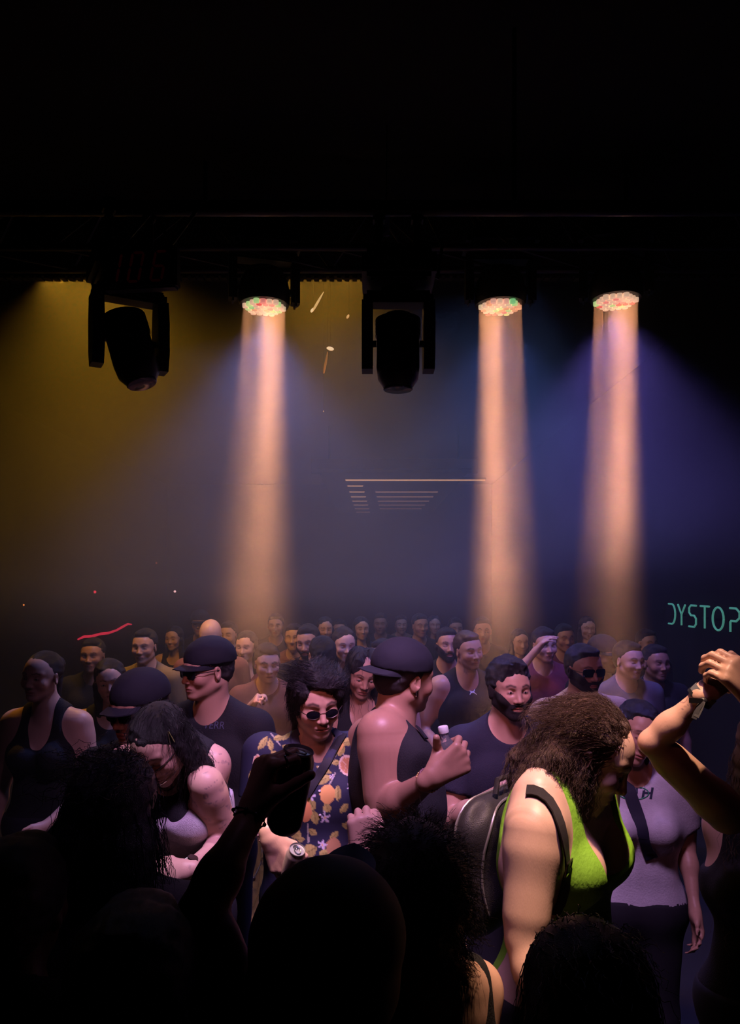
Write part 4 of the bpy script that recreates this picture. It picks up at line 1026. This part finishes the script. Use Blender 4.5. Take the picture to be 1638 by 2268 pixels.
# ---- far left woman
P = Person('woman with tied dark hair in black V-neck camisole at the dark edge of the crowd', at(93, 1497, 3.45), 176, (168, -2, -3), sex='f', tone='light', hres=.0045, sc=.985, bust=.3,
           arms={'L': dict(el=(-.23, .0, 1.12), wl=(-.10, .20, .98)), 'R': {}})
P.cloth('camisole', ('torso',), .007, blackc, hem=.9, subs=[el(P.T((0, .12, 1.42)), (.058, .16, .125), P.RL), el(P.T((0, -.1, 1.46)), (.09, .1, .1)), el(P.T((.185, 0, 1.42)), (.082, .14, .11)), el(P.T((-.185, 0, 1.42)), (.082, .14, .11))]); P.trousers(darkt)
P.eyes(); P.hfield('hair', [((0, -.022, .036), (.082, .100, .086)), ((0, -.10, .04), (.05, .05, .05)), ('c', (0, -.11, .0), (0, -.12, -.2), .035, .02)], hairm, subs=[((0, .100, -.030), (.060, .080, .092)), ((0, .02, -.085), (.085, .06, .07))], noise=.002)
P = Person('woman half hidden in the dark, bare shoulder, between camisole and capped person', at(244, 1508, 4.0), 190, (196, -6, 6), sex='f', tone='light', hres=.0055, sc=.96)
tank(P, blackc); P.trousers(darkt); P.long_hair(length=.22); P.eyes()
P = Person('man in olive T-shirt with dark bag strap behind the capped people', at(320, 1432, 5.15), 170, (176, -2, 0), tone='tan', sc=.985, hres=.006, res=.014)
tee(P, mat('olive_cloth', (.20, .15, .09), .8)); bv = P.surf(); drape(P, bv, lerp_pts([P.T((.10, .02, 1.46)), P.T((.0, .14, 1.28)), P.T((-.12, .13, 1.05))], 5), .045, mat('black_strap', (.01, .01, .014)), 'bag_strap', .006); P.trousers(darkt); P.short_hair(noise=.002)
P = Person('shaven-headed man glowing red behind the capped man', at(466, 1408, 5.3), 185, (180, -18, 0), tone='light', sc=1.02, hres=.006, res=.014, brow=(.2, .1, .08))
tee(P, mat('rust_cloth', (.18, .07, .06), .85)); P.trousers(darkt)

# ---- woman with centre-parted black hair
P = Person('woman with centre-parted long black hair looking down behind the sleeveless man', at(803, 1490, 3.6), 184, (190, -20, -8), sex='f', tone='tan', hres=.004, sc=.98)
tank(P, blackc, 1.40, .07); P.trousers(darkt); P.eyes(.002)
h = P.hfield('hair', [((-.03, -.022, .040), (.060, .102, .086)), ((.03, -.022, .040), (.060, .102, .086)), ('c', (.070, -.0, -.01), (.090, .01, -.30), .032, .026), ('c', (-.070, .0, -.01), (-.090, .01, -.30), .032, .026), ((0, -.05, -.05), (.08, .06, .12))], hairm, subs=[((0, .100, -.034), (.060, .080, .090))], noise=.002)
grow(h, 500, .2, .0010, .004, 15, lambda q: (q[:, 1] < .03), lambda q, P_: V3(0, 0, -1), .003, P)

# ---- big-armed man in sleeveless black shirt and cap, seen from behind his shoulder
P = Person('broad man in sleeveless black shirt and dark cap, back turned, holding a small bottle', at(897, 1500, 2.55), -66, (-60, -6, 4), tone='brown', hres=.0045, sc=1.06, fat=1.18,
           arms={'R': dict(sh=at(843, 1625, 2.42), e=at(850, 1800, 2.36), w=at(957, 1722, 2.16), fine=.006,
                           hand=dict(d=(.80, .12, .52), b=(.25, -.95, .10), curls=(.85, .88, .90, .92), thumb=.5, fine=.0036, tip=at(966, 1634, 2.165), s=1.05)),
                 'L': {}})
sb = [el(P.T((.262, .0, 1.36)), V3(.062, .12, .12)), el(P.T((-.262, 0, 1.36)), V3(.062, .12, .12)), el(P.T((0, .08, 1.54)), V3(.085, .11, .09))]
P.cloth('sleeveless_shirt', ('torso',), .014, blackc, subs=sb, hem=.88, fold=.006); bv = P.surf(); P.trousers(darkt)
P.short_hair(noise=.002, under=True); P.cap(mat('dark_cap', (.02, .022, .04), .8), brim_yaw=180)
q = [P.pick(bv, 842+(940-842)*t, 1512+(1640-1512)*t, .007) for t in np.linspace(0, 1, 16)]; q = [x for x in q if x]
if len(q) > 2: P.strap('twisted_strap', q, .016, .005, mat('black_strap', (.010, .010, .014), .6))
b = MB(); b.tube([Vector(P.Hw(.083+.002*math.cos(a), -.002, -.040+.010*math.sin(a))) for a in np.linspace(0, 2*PI, 15)], .0016, 6); b.build('earring', steel, P.e)
sh, e, w = P.arm['R']; d = (w-e)/np.linalg.norm(w-e); u = np.cross(d, [0, 0, 1.]); u /= np.linalg.norm(u); v = np.cross(d, u)
for k, (t, mm, rr) in enumerate(((.90, gold, .0030), (.955, mat('bead', (.2, .1, .12), .35), .0035))):
    c = e+(w-e)*t; R_ = .0345; b = MB(); ring = [Vector(c+(u*math.cos(a)+v*math.sin(a))*R_+d*.004*math.sin(a)) for a in np.linspace(0, 2*PI, 25)]; b.tube(ring, rr*.6, 6)
    for q_ in ring[:-1]: b.sphere(q_, rr)
    if k == 0:
        b.tube([ring[18], ring[18]+Vector((0, .0, -.02)), ring[18]+Vector((.01, 0, -.045))], .0014, 5)
    b.build('bracelet', mm, P.e)
def bottle(c, ax, label, h=.135):
    q = Vector(ax).normalized().to_track_quat('Z', 'Y'); t = thing('plastic_bottle', c, label, 'bottle'); t.rotation_euler = q.to_euler()
    b = MB(); b.lathe([(0, 0), (.026, .0), (.029, .006), (.029, .03), (.027, .033), (.029, .036), (.029, .06), (.027, .063), (.029, .066), (.028, .085), (.020, .105), (.0125, .115), (.0125, h), (0, h)], None, 28)
    b.build('bottle_body', mat('clear_plastic', (.75, .8, .85), .08, trans=.9), t)
    b = MB(); b.lathe([(0, h-.004), (.0150, h-.004), (.0155, h+.001), (.0150, h+.014), (.0135, h+.016), (0, h+.016)], None, 28); b.build('bottle_cap', mat('white_cap', (.6, .62, .62), .5), t)
    b = MB(); b.lathe([(.0292, .030), (.0296, .030), (.0296, .075), (.0292, .075)], None, 28); b.build('bottle_label', mat('blue_label', (.25, .3, .5), .5), t)
B0 = at(1001, 1718, 2.215); B1 = at(981, 1614, 2.215); bottle(B0, B1-B0, 'small clear bottle with white cap held up by the sleeveless man')

# ---- woman in the bright green top
K = Person('woman in bright green tank top with long wavy brown hair, face turned away and down', at(1303, 1668, 1.80), 230, (250, -30, -4), sex='f', tone='pale', hres=.003, res=.008, sc=1.06, fat=1.18, bust=.0, hs=1.08, hoff=(.0, -.005, -.14), lean=(5, 0),
           arms={'R': dict(sh=at(1182, 1842, 1.67), e=at(1160, 2085, 1.60), w=at(1215, 2290, 1.50), fine=.006), 'L': dict(el=(-.22, -.02, 1.12), wl=(-.20, .0, .88), hand=dict(curl=.4))})
gm_ = mat('green_top', (.26, .62, .05), .62, bump=.15, bscale=60)
sb = [el(K.T((-.005, .18, 1.39)), V3(.104, .17, .180), K.RL), el(K.T((0, -.15, 1.44)), V3(.09, .13, .13), K.RL), el(K.T((.195, 0, 1.42)), V3(.082, .17, .17), K.RL), el(K.T((-.195, 0, 1.42)), V3(.082, .17, .17), K.RL), el(K.T((.215, -.02, 1.15)), V3(.075, .2, .3), K.RL)]
K.cloth('green_tank_top', ('torso',), .006, gm_, subs=sb, hem=.86, fold=.004, ff=20, fine=[(K.T((-.3, -.1, 1.0)), K.T((.3, .35, 1.5)), .005)]); bv = K.surf()
body = BVHTree.FromPolygons(K.V.tolist(), [tuple(f.vertices) for f in K.body.data.polygons]); K.trousers(darkt)
def both(px, py, lift):
    c = [x for x in (K.pick(bv, px, py, lift), K.pick(body, px, py, lift)) if x]; o = Vector(K.inv((0, 0, CZ)))
    return min(c, key=lambda x: (x[0]-o).length) if c else None
for px, py in []: pass
h = K.hfield('hair', [((0, -.022, .040), (.086, .104, .086)), ((0, -.058, -.01), (.078, .062, .090)), ((.042, -.02, -.03), (.040, .065, .075)), ((-.042, -.02, -.03), (.040, .065, .075)),
                      ('c', (.050, -.055, -.04), (.055, -.085, -.11), .050, .030), ('c', (-.05, -.055, -.04), (-.055, -.07, -.12), .045, .03), ('c', (.060, .0, -.05), (.060, .035, -.16), .030, .012), ('c', (.0, -.09, -.04), (.0, -.125, -.10), .045, .03)],
             brownh, subs=[((.0, .100, -.012), (.070, .070, .100)), ((0, .11, .055), (.062, .075, .070)), ((0, .05, -.11), (.055, .055, .05))], noise=.0045, nf=55, res=.004)
def wav(q, P_):
    if q[2] > .045 and q[1] > -.05: return P_.hR @ V3(.15*np.sign(q[0]), -1, .15*(q[1]))
    if q[2] > .0: return P_.hR @ V3(.1*np.sign(q[0]), -.75, -.75)
    return V3(0, -.15, -1)+.15*(P_.hR @ V3(np.sign(q[0]), -.6, 0))
grow(h, 3200, .095, .0006, .0042, 21, None, wav, .003, K, 12, 100)
K.eyes(.003)
# ---- her backpack
def backpack():
    T = lambda *p: K.T(p); Y = K.RL @ V3(0, 1, 0); c = K.T((-.03, -.19, 1.19))
    root = thing('backpack', Vector(K.Rb @ c+K.root), 'dark leather backpack worn by the woman in the bright green top', 'backpack', None, (0, 0, K.yaw))
    g = Grid(V3(-.25, -.16, -.28), V3(.25, .16, .28), (.007,)*3)
    g.put(rc((-.07, 0, .06), (.07, 0, .06), .10, .10, .05, 'x', .62, V3(0, 1, 0))); g.put(rc((-.085, 0, -.10), (.085, 0, -.10), .095, .095, .08, 'x', .70, V3(0, 1, 0)))
    g.put(el((0, -.055, -.06), (.115, .045, .105), None, .015)); V, F = g.mesh()
    lm = mat('dark_leather', (.022, .02, .024), .36, bump=.35, bscale=160); mesh_obj('bag_body', V, F, lm, root)
    bb = BVHTree.FromPolygons(V.tolist(), F.tolist())
    for nm, ring in (('zip_line', [(.155*math.cos(a), .055, -.02+.19*math.sin(a)) for a in np.linspace(-.5, PI+.5, 40)]), ('piping', [(.17*math.cos(a), -.02, -.02+.2*math.sin(a)) for a in np.linspace(-.6, PI+.6, 40)]), ('pocket_zip', [(.11*math.cos(a), -.12, -.06+.1*math.sin(a)) for a in np.linspace(0, PI, 24)])):
        pts = [(lambda h: h[0]+h[1]*.003)(bb.find_nearest(Vector(p))) for p in ring]; b = MB(); b.tube(pts, .0035, 6); b.build(nm, mat('zip_metal', (.25, .23, .24), .35, .6), root)
    b = MB(); b.tube([(-.04, .02, .165), (-.03, .02, .20), (.03, .02, .20), (.04, .02, .165)], .008, 8); b.build('carry_loop', lm, root)
    # shoulder strap over her near shoulder, built in the bag's own axes
    pts = []
    for px, py in ((1168, 1754), (1180, 1754), (1195, 1760), (1212, 1776), (1226, 1800), (1236, 1828), (1243, 1858), (1247, 1890), (1249, 1918)):
        x = both(px, py, .006)
        if x: pts.append((Vector(x[0]-Vector(c)), x[1]))
    sm = mat('strap_webbing', (.035, .03, .035), .6, bump=.5, bscale=400)
    if len(pts) > 3:
        o = K.strap('shoulder_strap', pts, .026, .004, sm, parent=root)
        e_ = pts[-1]; bk = MB(); R_ = e_[1].to_track_quat('Z', 'Y').to_matrix()
        q = [e_[0]+R_ @ Vector((a*.020, b_*.014, .004)) for a, b_ in ((-1, -1), (1, -1), (1, 1), (-1, 1), (-1, -1))]; bk.tube(q, .0028, 6); bk.build('buckle', mat('buckle_metal', (.5, .45, .42), .25, 1.0), root)
        low = [pts[-1]]
        for px, py in ((1250, 1940), (1248, 1965), (1240, 1995), (1228, 2020)):
            x = both(px, py, .005)
            if x: low.append((Vector(x[0]-Vector(c)), x[1]))
        if len(low) > 2: K.strap('lower_strap', low, .022, .003, sm, parent=root)
backpack()

# ---- person at the right edge with both arms raised, hands clasped
def tat2(P, V, mix):
    sh, e, w = P.arm['R']; t = ((V-e) @ (w-e))/((w-e) @ (w-e)); d = np.linalg.norm(V-e-np.clip(t, 0, 1)[:, None]*(w-e), axis=1)
    A = (t > .48) & (t < .80) & (d < .06); mix(A*np.clip(1.35-np.abs(wob(V, 95, 31))/.05, 0, 1)*.7, (.10, .06, .10))
P = Person('person at the crowd edge, bare arms raised, hands clasped overhead, long fair hair', at(1716, 1668, 1.95), 150, (165, -8, 0), sex='f', tone='light', hres=.006, res=.010, sc=.98, tattoo=tat2,
           arms={'R': dict(sh=at(1610, 1800, 1.86), e=at(1443, 1645, 1.78), w=at(1566, 1530, 1.72), fine=.005, hand=dict(d=(.78, .25, .42), b=(-.35, -.3, .9), curls=(.75, .7, .7, .7), thumb=.5, fine=.0035, s=1.05)),
                 'L': dict(e=at(1730, 1610, 1.70), w=at(1672, 1552, 1.66), fine=.006, hand=dict(d=(-.55, .05, .72), b=(.2, -.9, .35), curls=(.62, .6, .6, .62), thumb=.3, fine=.0035, s=1.05))})
tank(P, blackc); P.trousers(darkt); h = P.long_hair(mat('fair_hair', (.10, .07, .04), .45), .34, 1.1); grow(h, 900, .30, .0009, .010, 41, lambda q: (q[:, 2] < .03), lambda q, P_: V3(.0, 0, -1), .02, P, 14, 50)
P.eyes()
sh, e, w = P.arm['R']; d = (w-e)/np.linalg.norm(w-e); u = np.cross(d, [0, 0, 1.]); u /= np.linalg.norm(u); v = np.cross(d, u)
c = e+(w-e)*.93; b = MB(); prof = [Vector(c+(u*math.cos(a)+v*math.sin(a))*.0285) for a in np.linspace(0, 2*PI, 25)]
P.strap('fabric_wristband', [(p, (p-Vector(c))) for p in prof], .017, .0015, mat('grey_band', (.14, .15, .17), .6, bump=.4, bscale=300))
c2 = e+(w-e)*.86; cm_ = mat('black_ribbon', (.015, .015, .02), .4); ringr = [Vector(c2+(u*math.cos(a)+v*math.sin(a))*.030) for a in np.linspace(0, 2*PI, 21)]
P.strap('ribbon_band', [(p, (p-Vector(c2))) for p in ringr], .008, .0015, cm_)
k0 = Vector(P.inv(at(1556, 1553, 1.69)))
for pts in ([(1556, 1553), (1540, 1552), (1525, 1551)], [(1556, 1553), (1550, 1570), (1541, 1588)], [(1556, 1553), (1545, 1568), (1536, 1592)]):
    P.strap('ribbon_tail', [(Vector(P.inv(at(*p, 1.68-.01*i))), Vector(P.inv(at(*p, 1.6))-P.inv(at(*p, 1.7)))) for i, p in enumerate(pts)], .011, .001, cm_)
b = MB(); b.sphere(k0, .009, (1.2, 1, 1)); b.build('ribbon_knot', cm_, P.e)
sh, e, w = P.arm['L']; d = (w-e)/np.linalg.norm(w-e); u = np.cross(d, [0, 0, 1.]); u /= np.linalg.norm(u); v = np.cross(d, u); c = e+(w-e)*.72
b = MB(); b.tube([Vector(c+(u*math.cos(a)+v*math.sin(a))*.034) for a in np.linspace(0, 2*PI, 25)], .004, 6); b.build('bracelet', cm_, P.e)

# ------------------------------------------------------------------ dark figures seen from behind, nearest the lens
# cap wearer with the raised can
E_ = Person('dark figure from behind in black cap, bare arm raised holding a tall can', at(726, 2140, 1.15), 6, (-8, 8, 4), tone='brown', hres=.006, res=.009, hs=1.16, hoff=(0, 0, 0), sc=.92,
           arms={'L': dict(sh=at(530, 2330, 1.14), e=at(445, 2020, 1.22), w=at(556, 1800, 1.34), fine=.006,
                           hand=dict(d=(.30, .18, .93), b=(-.85, -.45, .35), curls=(.80, .78, .78, .8), thumb=.4, spread=.02, fine=.0032, tip=at(688, 1716, 1.315), s=1.04)),
                 'R': dict(el=(.22, .05, 1.12), wl=(.16, .28, 1.12))})
tee(E_, blackc, sleeve=0, fold=.004); E_.trousers(darkt); E_.short_hair(vol=1.05)
cm2 = mat('black_cap_cloth', (.010, .010, .016), .7)
E_.hfield('cap', [((0, -.012, .050), (.103, .122, .098)), ((0, -.03, .0), (.100, .110, .07))], cm2, planes=[((0, 0, -.045), (0, 0, -1))], noise=.0008, nf=50)
b = MB(); V = []; N = 20
for k in range(N+1):
    a = PI*k/N; x = .012+.038*math.cos(a)
    for y_, z_ in ((.060, .112), (.060+.055*math.sin(a)**.6, .120-.012*abs(math.cos(a))), (.060+.055*math.sin(a)**.6, .116-.012*abs(math.cos(a))), (.060, .106)): V.append(Vector(E_.Hw(x, y_, z_)))
b.add(V, [(k*4+j, (k+1)*4+j, (k+1)*4+(j+1) % 4, k*4+(j+1) % 4) for k in range(N) for j in range(4)]); b.build('brim', mat('violet_brim', (.07, .05, .28), .6), E_.e)  # violet light falling on the brim is put into its colour
sh, e, w = E_.arm['L']; d = (w-e)/np.linalg.norm(w-e); u = np.cross(d, [0, 0, 1.]); u /= np.linalg.norm(u); v = np.cross(d, u); c = e+(w-e)*.95
b = MB(); ring = [Vector(c+(u*math.cos(a)+v*math.sin(a))*.031) for a in np.linspace(0, 2*PI, 21)]; b.tube(ring, .0016, 6)
for q_ in ring[:-1:2]: b.sphere(q_, .0038)
b.build('bracelet', mat('dark_metal', (.15, .14, .14), .25, .9), E_.e)
c1 = at(661, 1663, 1.372); c0 = at(627, 1825, 1.36); CAN = can(c1, c1-c0+Vector((0, -.028, 0)), 'tall dark drinks can held up in the raised hand of the cap wearer', .0335, .158, mat('dark_can', (.03, .018, .035), .28, .6))
c = bpy.data.curves.new('t', 'FONT'); c.body = 'S'; c.size = .022; o = bpy.data.objects.new('t', c); me = bpy.data.meshes.new_from_object(o); bpy.data.objects.remove(o)
V = [(.0338*math.sin(v.co.x/.034+1.05), -.0338*math.cos(v.co.x/.034+1.05), v.co.y-.075) for v in me.vertices]; mesh_obj('print', V, [tuple(f.vertices) for f in me.polygons], mat('red_print', (.35, .05, .10), .5), CAN, False)
# finger ring
p_ = E_.hand['L'][6]; m_ = p_['a']*.45+p_['b']*.55; d = p_['b']-p_['a']; d /= np.linalg.norm(d); u = np.cross(d, [0, 0, 1.]); u /= np.linalg.norm(u); v = np.cross(d, u)
b = MB(); b.tube([Vector(m_+(u*math.cos(a)+v*math.sin(a))*.0112) for a in np.linspace(0, 2*PI, 21)], .0017, 6); b.build('finger_ring', steel, E_.e)

# curly head beside it
P = Person('dark figure from behind with thick curly black hair, fist raised before the face', at(915, 1962, 1.50), 24, (12, 0, -6), sex='f', tone='light', hres=.007, res=.010, hs=1.05, sc=.95,
           arms={'L': dict(e=at(770, 2040, 1.72), w=at(800, 1900, 1.78), fine=.006, hand=dict(d=(.05, .15, .95), b=(.1, -.7, .6), curls=(.95, .95, .95, .95), thumb=.6, fine=.0038, s=1.05)),
                 'R': dict(sh=at(1006, 2190, 1.46), e=at(985, 2420, 1.42), w=at(930, 2420, 1.55))})
tank(P, blackc); P.trousers(darkt)
h = P.hfield('hair', [((0, -.03, .036), (.100, .116, .104)), ((0, -.06, -.02), (.094, .085, .10)), ((.02, -.06, -.09), (.055, .05, .05))], hairm, noise=.009, nf=45, res=.005, subs=[((0, .12, -.04), (.065, .07, .09))])
grow(h, 2200, .045, .0010, .006, 51, None, lambda q, P_: P_.hR @ (V3(q[0], q[1], q[2])*8)+V3(0, 0, -.9), .004, P, 8, 160)

P = Person('dark figure from behind nearest the lens with smooth hair falling to the shoulders', at(1296, 2224, 1.06), -8, (-6, 2, 0), sex='f', tone='brown', hres=.008, res=.012, sc=.93)
tee(P, blackc, sleeve=.8, fine=()); P.trousers(darkt)
h = P.hfield('hair', [((0, -.02, .036), (.096, .112, .096)), ((0, -.06, -.03), (.10, .07, .12)), ('c', (.05, -.05, -.06), (.135, -.06, -.26), .075, .05), ('c', (-.05, -.05, -.06), (-.075, -.06, -.26), .065, .05)], hairm, noise=.002, res=.006)
grow(h, 600, .12, .0010, .002, 61, None, lambda q, P_: P_.hR @ V3(0, -.5, .1) if q[2] > .08 else V3(.1*q[0]/.1, 0, -1), .002, P)
P = Person('dark figure from behind with very long dark hair, in front of the tattooed woman', at(252, 1792, 1.62), 10, (4, 0, 4), sex='f', tone='dark', hres=.007, res=.012, sc=.97, fat=1.1)
tee(P, blackc, sleeve=.9, fine=()); P.trousers(darkt)
h = P.hfield('hair', [((0, -.02, .040), (.096, .112, .100)), ((0, -.06, -.03), (.10, .07, .12)), ('c', (.045, -.06, -.06), (.085, -.09, -.45), .070, .05), ('c', (-.045, -.06, -.06), (-.08, -.09, -.5), .070, .05)], mat('blue_black_hair', (.012, .014, .022), .34, bump=.6, bscale=260), noise=.003, res=.006)
grow(h, 1200, .28, .0010, .004, 71, None, lambda q, P_: P_.hR @ V3(0, -.6, .1) if q[2] > .08 else V3(.1*q[0]/.1, 0, -1), .005, P)
P = Person('black silhouette at the lower corner of the crowd, cropped by the picture edge', at(40, 2010, 1.35), 6, (0, 0, 0), tone='dark', hres=.010, res=.014, sc=.94); tee(P, blackc); P.trousers(darkt); P.short_hair(vol=1.08)
P = Person('dark shape from behind low between the long-haired figure and the raised arm', at(300, 2190, 1.12), 4, (6, 0, 0), tone='dark', hres=.010, res=.014, sc=.9); tee(P, blackc); P.trousers(darkt); P.short_hair(vol=1.15)
b = MB()
for i, (px, py) in enumerate(((398, 2162), (399, 2167), (401, 2172), (409, 2165), (413, 2157), (416, 2176), (418, 2181))): b.sphere(Vector(P.inv(at(px, py, 1.10))), .0015+.0005*(i % 2))
b.tube([Vector(P.inv(at(407, 2168, 1.10))), Vector(P.inv(at(414, 2157, 1.10)))], .0012, 6); b.build('earring', steel, P.e)

# ------------------------------------------------------------------ people farther back
cols = {'black': blackc, 'navy': navyc, 'rust': mat('rust_cloth', (.18, .07, .06), .85), 'grey': mat('grey_cloth', (.13, .12, .14), .85), 'olive': mat('olive_cloth', (.20, .15, .09), .8), 'wine': mat('wine_cloth', (.16, .03, .05), .85)}
def extra(label, px, py, D, look, sex='m', tone='tan', hair='short', c='black', beard=False, arms=None, sc=None, res=.014, group=None, hat=None, glasses=False):
    P = Person(label, at(px, py, D), 180+(look[0]-180)*.4, look, sex=sex, tone=tone, hres=.0065 if D < 6.2 else .009, res=res, arms=arms, sc=sc, group=group)
    tee(P, cols[c], fine=()) if sex == 'm' else tank(P, cols[c], fine=())
    P.trousers(darkt)
    if hair == 'short': P.short_hair(noise=.002, under=bool(hat))
    elif hair == 'long': P.long_hair(length=.24)
    if beard: P.beard()
    if hat: P.cap(mat('dark_cap', (.02, .022, .04), .8))
    if glasses: P.sunglasses((.028, .018), shape='box')
    return P
extra('smiling man with short beard just above the hair of the lemon shirt man', 682, 1422, 5.25, (166, -8, 4), beard=True)
extra('narrow-faced person with swept dark hair between the smiling man and the parted-hair woman', 762, 1428, 5.0, (196, -6, 0), 'f', 'light', 'long')
extra('person with rosy cheek squeezed behind the cap of the sleeveless man', 845, 1456, 4.7, (150, -2, 0), 'f', 'light')
extra('dark-haired person facing away behind the lemon shirt man', 712, 1452, 4.6, (20, 0, 0), c='navy')
extra('bearded man left of the tank top man in the blue gloom', 990, 1428, 5.3, (186, 0, 0), beard=True)
extra('person raising an arm beside the right flank of the bearded man', 1205, 1428, 5.2, (190, -4, 0), tone='light', c='wine', arms={'R': dict(el=(.28, .12, 1.38), wl=(.12, .2, 1.60))})
extra('man with dark cap behind the mirrored sunglasses man', 1338, 1450, 5.0, (210, -6, 0), tone='dark', hat=True)
extra('tall pale-faced man near the foot of the third beam', 1392, 1462, 4.75, (200, -4, 0), tone='light', c='grey')
extra('dim man standing apart in the dark under the neon sign side', 1452, 1468, 5.0, (190, 0, 0), tone='brown')
extra('person in rust shirt with bent arm at the foot of the first beam', 592, 1468, 4.75, (196, -10, 0), tone='light', c='rust', arms={'R': dict(el=(.25, .05, 1.15), wl=(.10, .28, 1.38), hand=dict(curl=.8))})
extra('person with hair up left of the first beam foot', 545, 1432, 5.6, (170, -4, 0), 'f', 'light', 'long', c='wine')
extra('person in black tee behind the camisole woman and olive tee man', 205, 1452, 5.2, (184, 0, 0), tone='brown')
extra('hooded-eyed man far back behind the shaven-headed man', 443, 1380, 7.4, (180, -4, 0), hat=True)
# the farthest rows: small and dim
G = 'dim faces in the farthest rows of the crowd'
for i, (px, D, look, sx, tn, hr, cc) in enumerate(((650, 6.6, 176, 'm', 'light', 'short', 'rust'), (720, 7.2, 188, 'f', 'light', 'long', 'black'), (752, 8.4, 180, 'm', 'tan', 'short', 'grey'), (800, 7.4, 192, 'f', 'light', 'long', 'navy'),
                                     (842, 8.6, 176, 'm', 'brown', 'short', 'black'), (888, 9.4, 184, 'm', 'light', 'short', 'olive'), (930, 7.6, 196, 'm', 'tan', 'short', 'black'), (962, 8.9, 180, 'f', 'light', 'long', 'wine'),
                                     (1008, 8.2, 186, 'm', 'tan', 'short', 'grey'), (1068, 6.8, 176, 'm', 'light', 'short', 'black'), (1150, 6.6, 190, 'f', 'light', 'long', 'rust'), (1250, 6.4, 184, 'm', 'tan', 'short', 'wine'),
                                     (1300, 7.4, 180, 'f', 'light', 'long', 'black'), (1432, 6.6, 196, 'm', 'light', 'short', 'black'), (610, 7.8, 182, 'm', 'tan', 'short', 'black'), (505, 6.9, 172, 'm', 'light', 'short', 'grey'), (385, 7.0, 170, 'f', 'tan', 'long', 'black'))):
    LB = ['dim man in rust top in the far row just past the first beam', 'dim long-haired woman in the far row above the smiling man', 'tiny dim man in grey far back beyond the long-haired woman', 'dim long-haired woman in navy far behind the parted-hair woman',
          'tiny dim dark-skinned man far back over the sleeveless man', 'farthest pale face in olive at the very back of the hall', 'dim man in black far back over the cap of the sleeveless man', 'tiny dim woman in wine top far back left of the tank top man',
          'tiny dim man in grey far back above the tank top man', 'dim man in black in the smoke at the middle beam edge', 'dim woman in rust top in the smoke behind the bearded man', 'dim man in wine shirt between the second and third beams',
          'tiny dim long-haired woman behind the third beam', 'dim pale man in black right of the third beam foot', 'tiny dim man in black inside the glow of the first beam', 'dim man in grey far back left of the first beam', 'tiny dim long-haired woman at the far dark side'][i]
    z = 1.56+.05*math.sin(i*2.3); P = extra(LB, px, HY+FP*(CZ-z)/D, D, (look, -3, 0), sx, tn, hr, cc, group=G, res=.02)
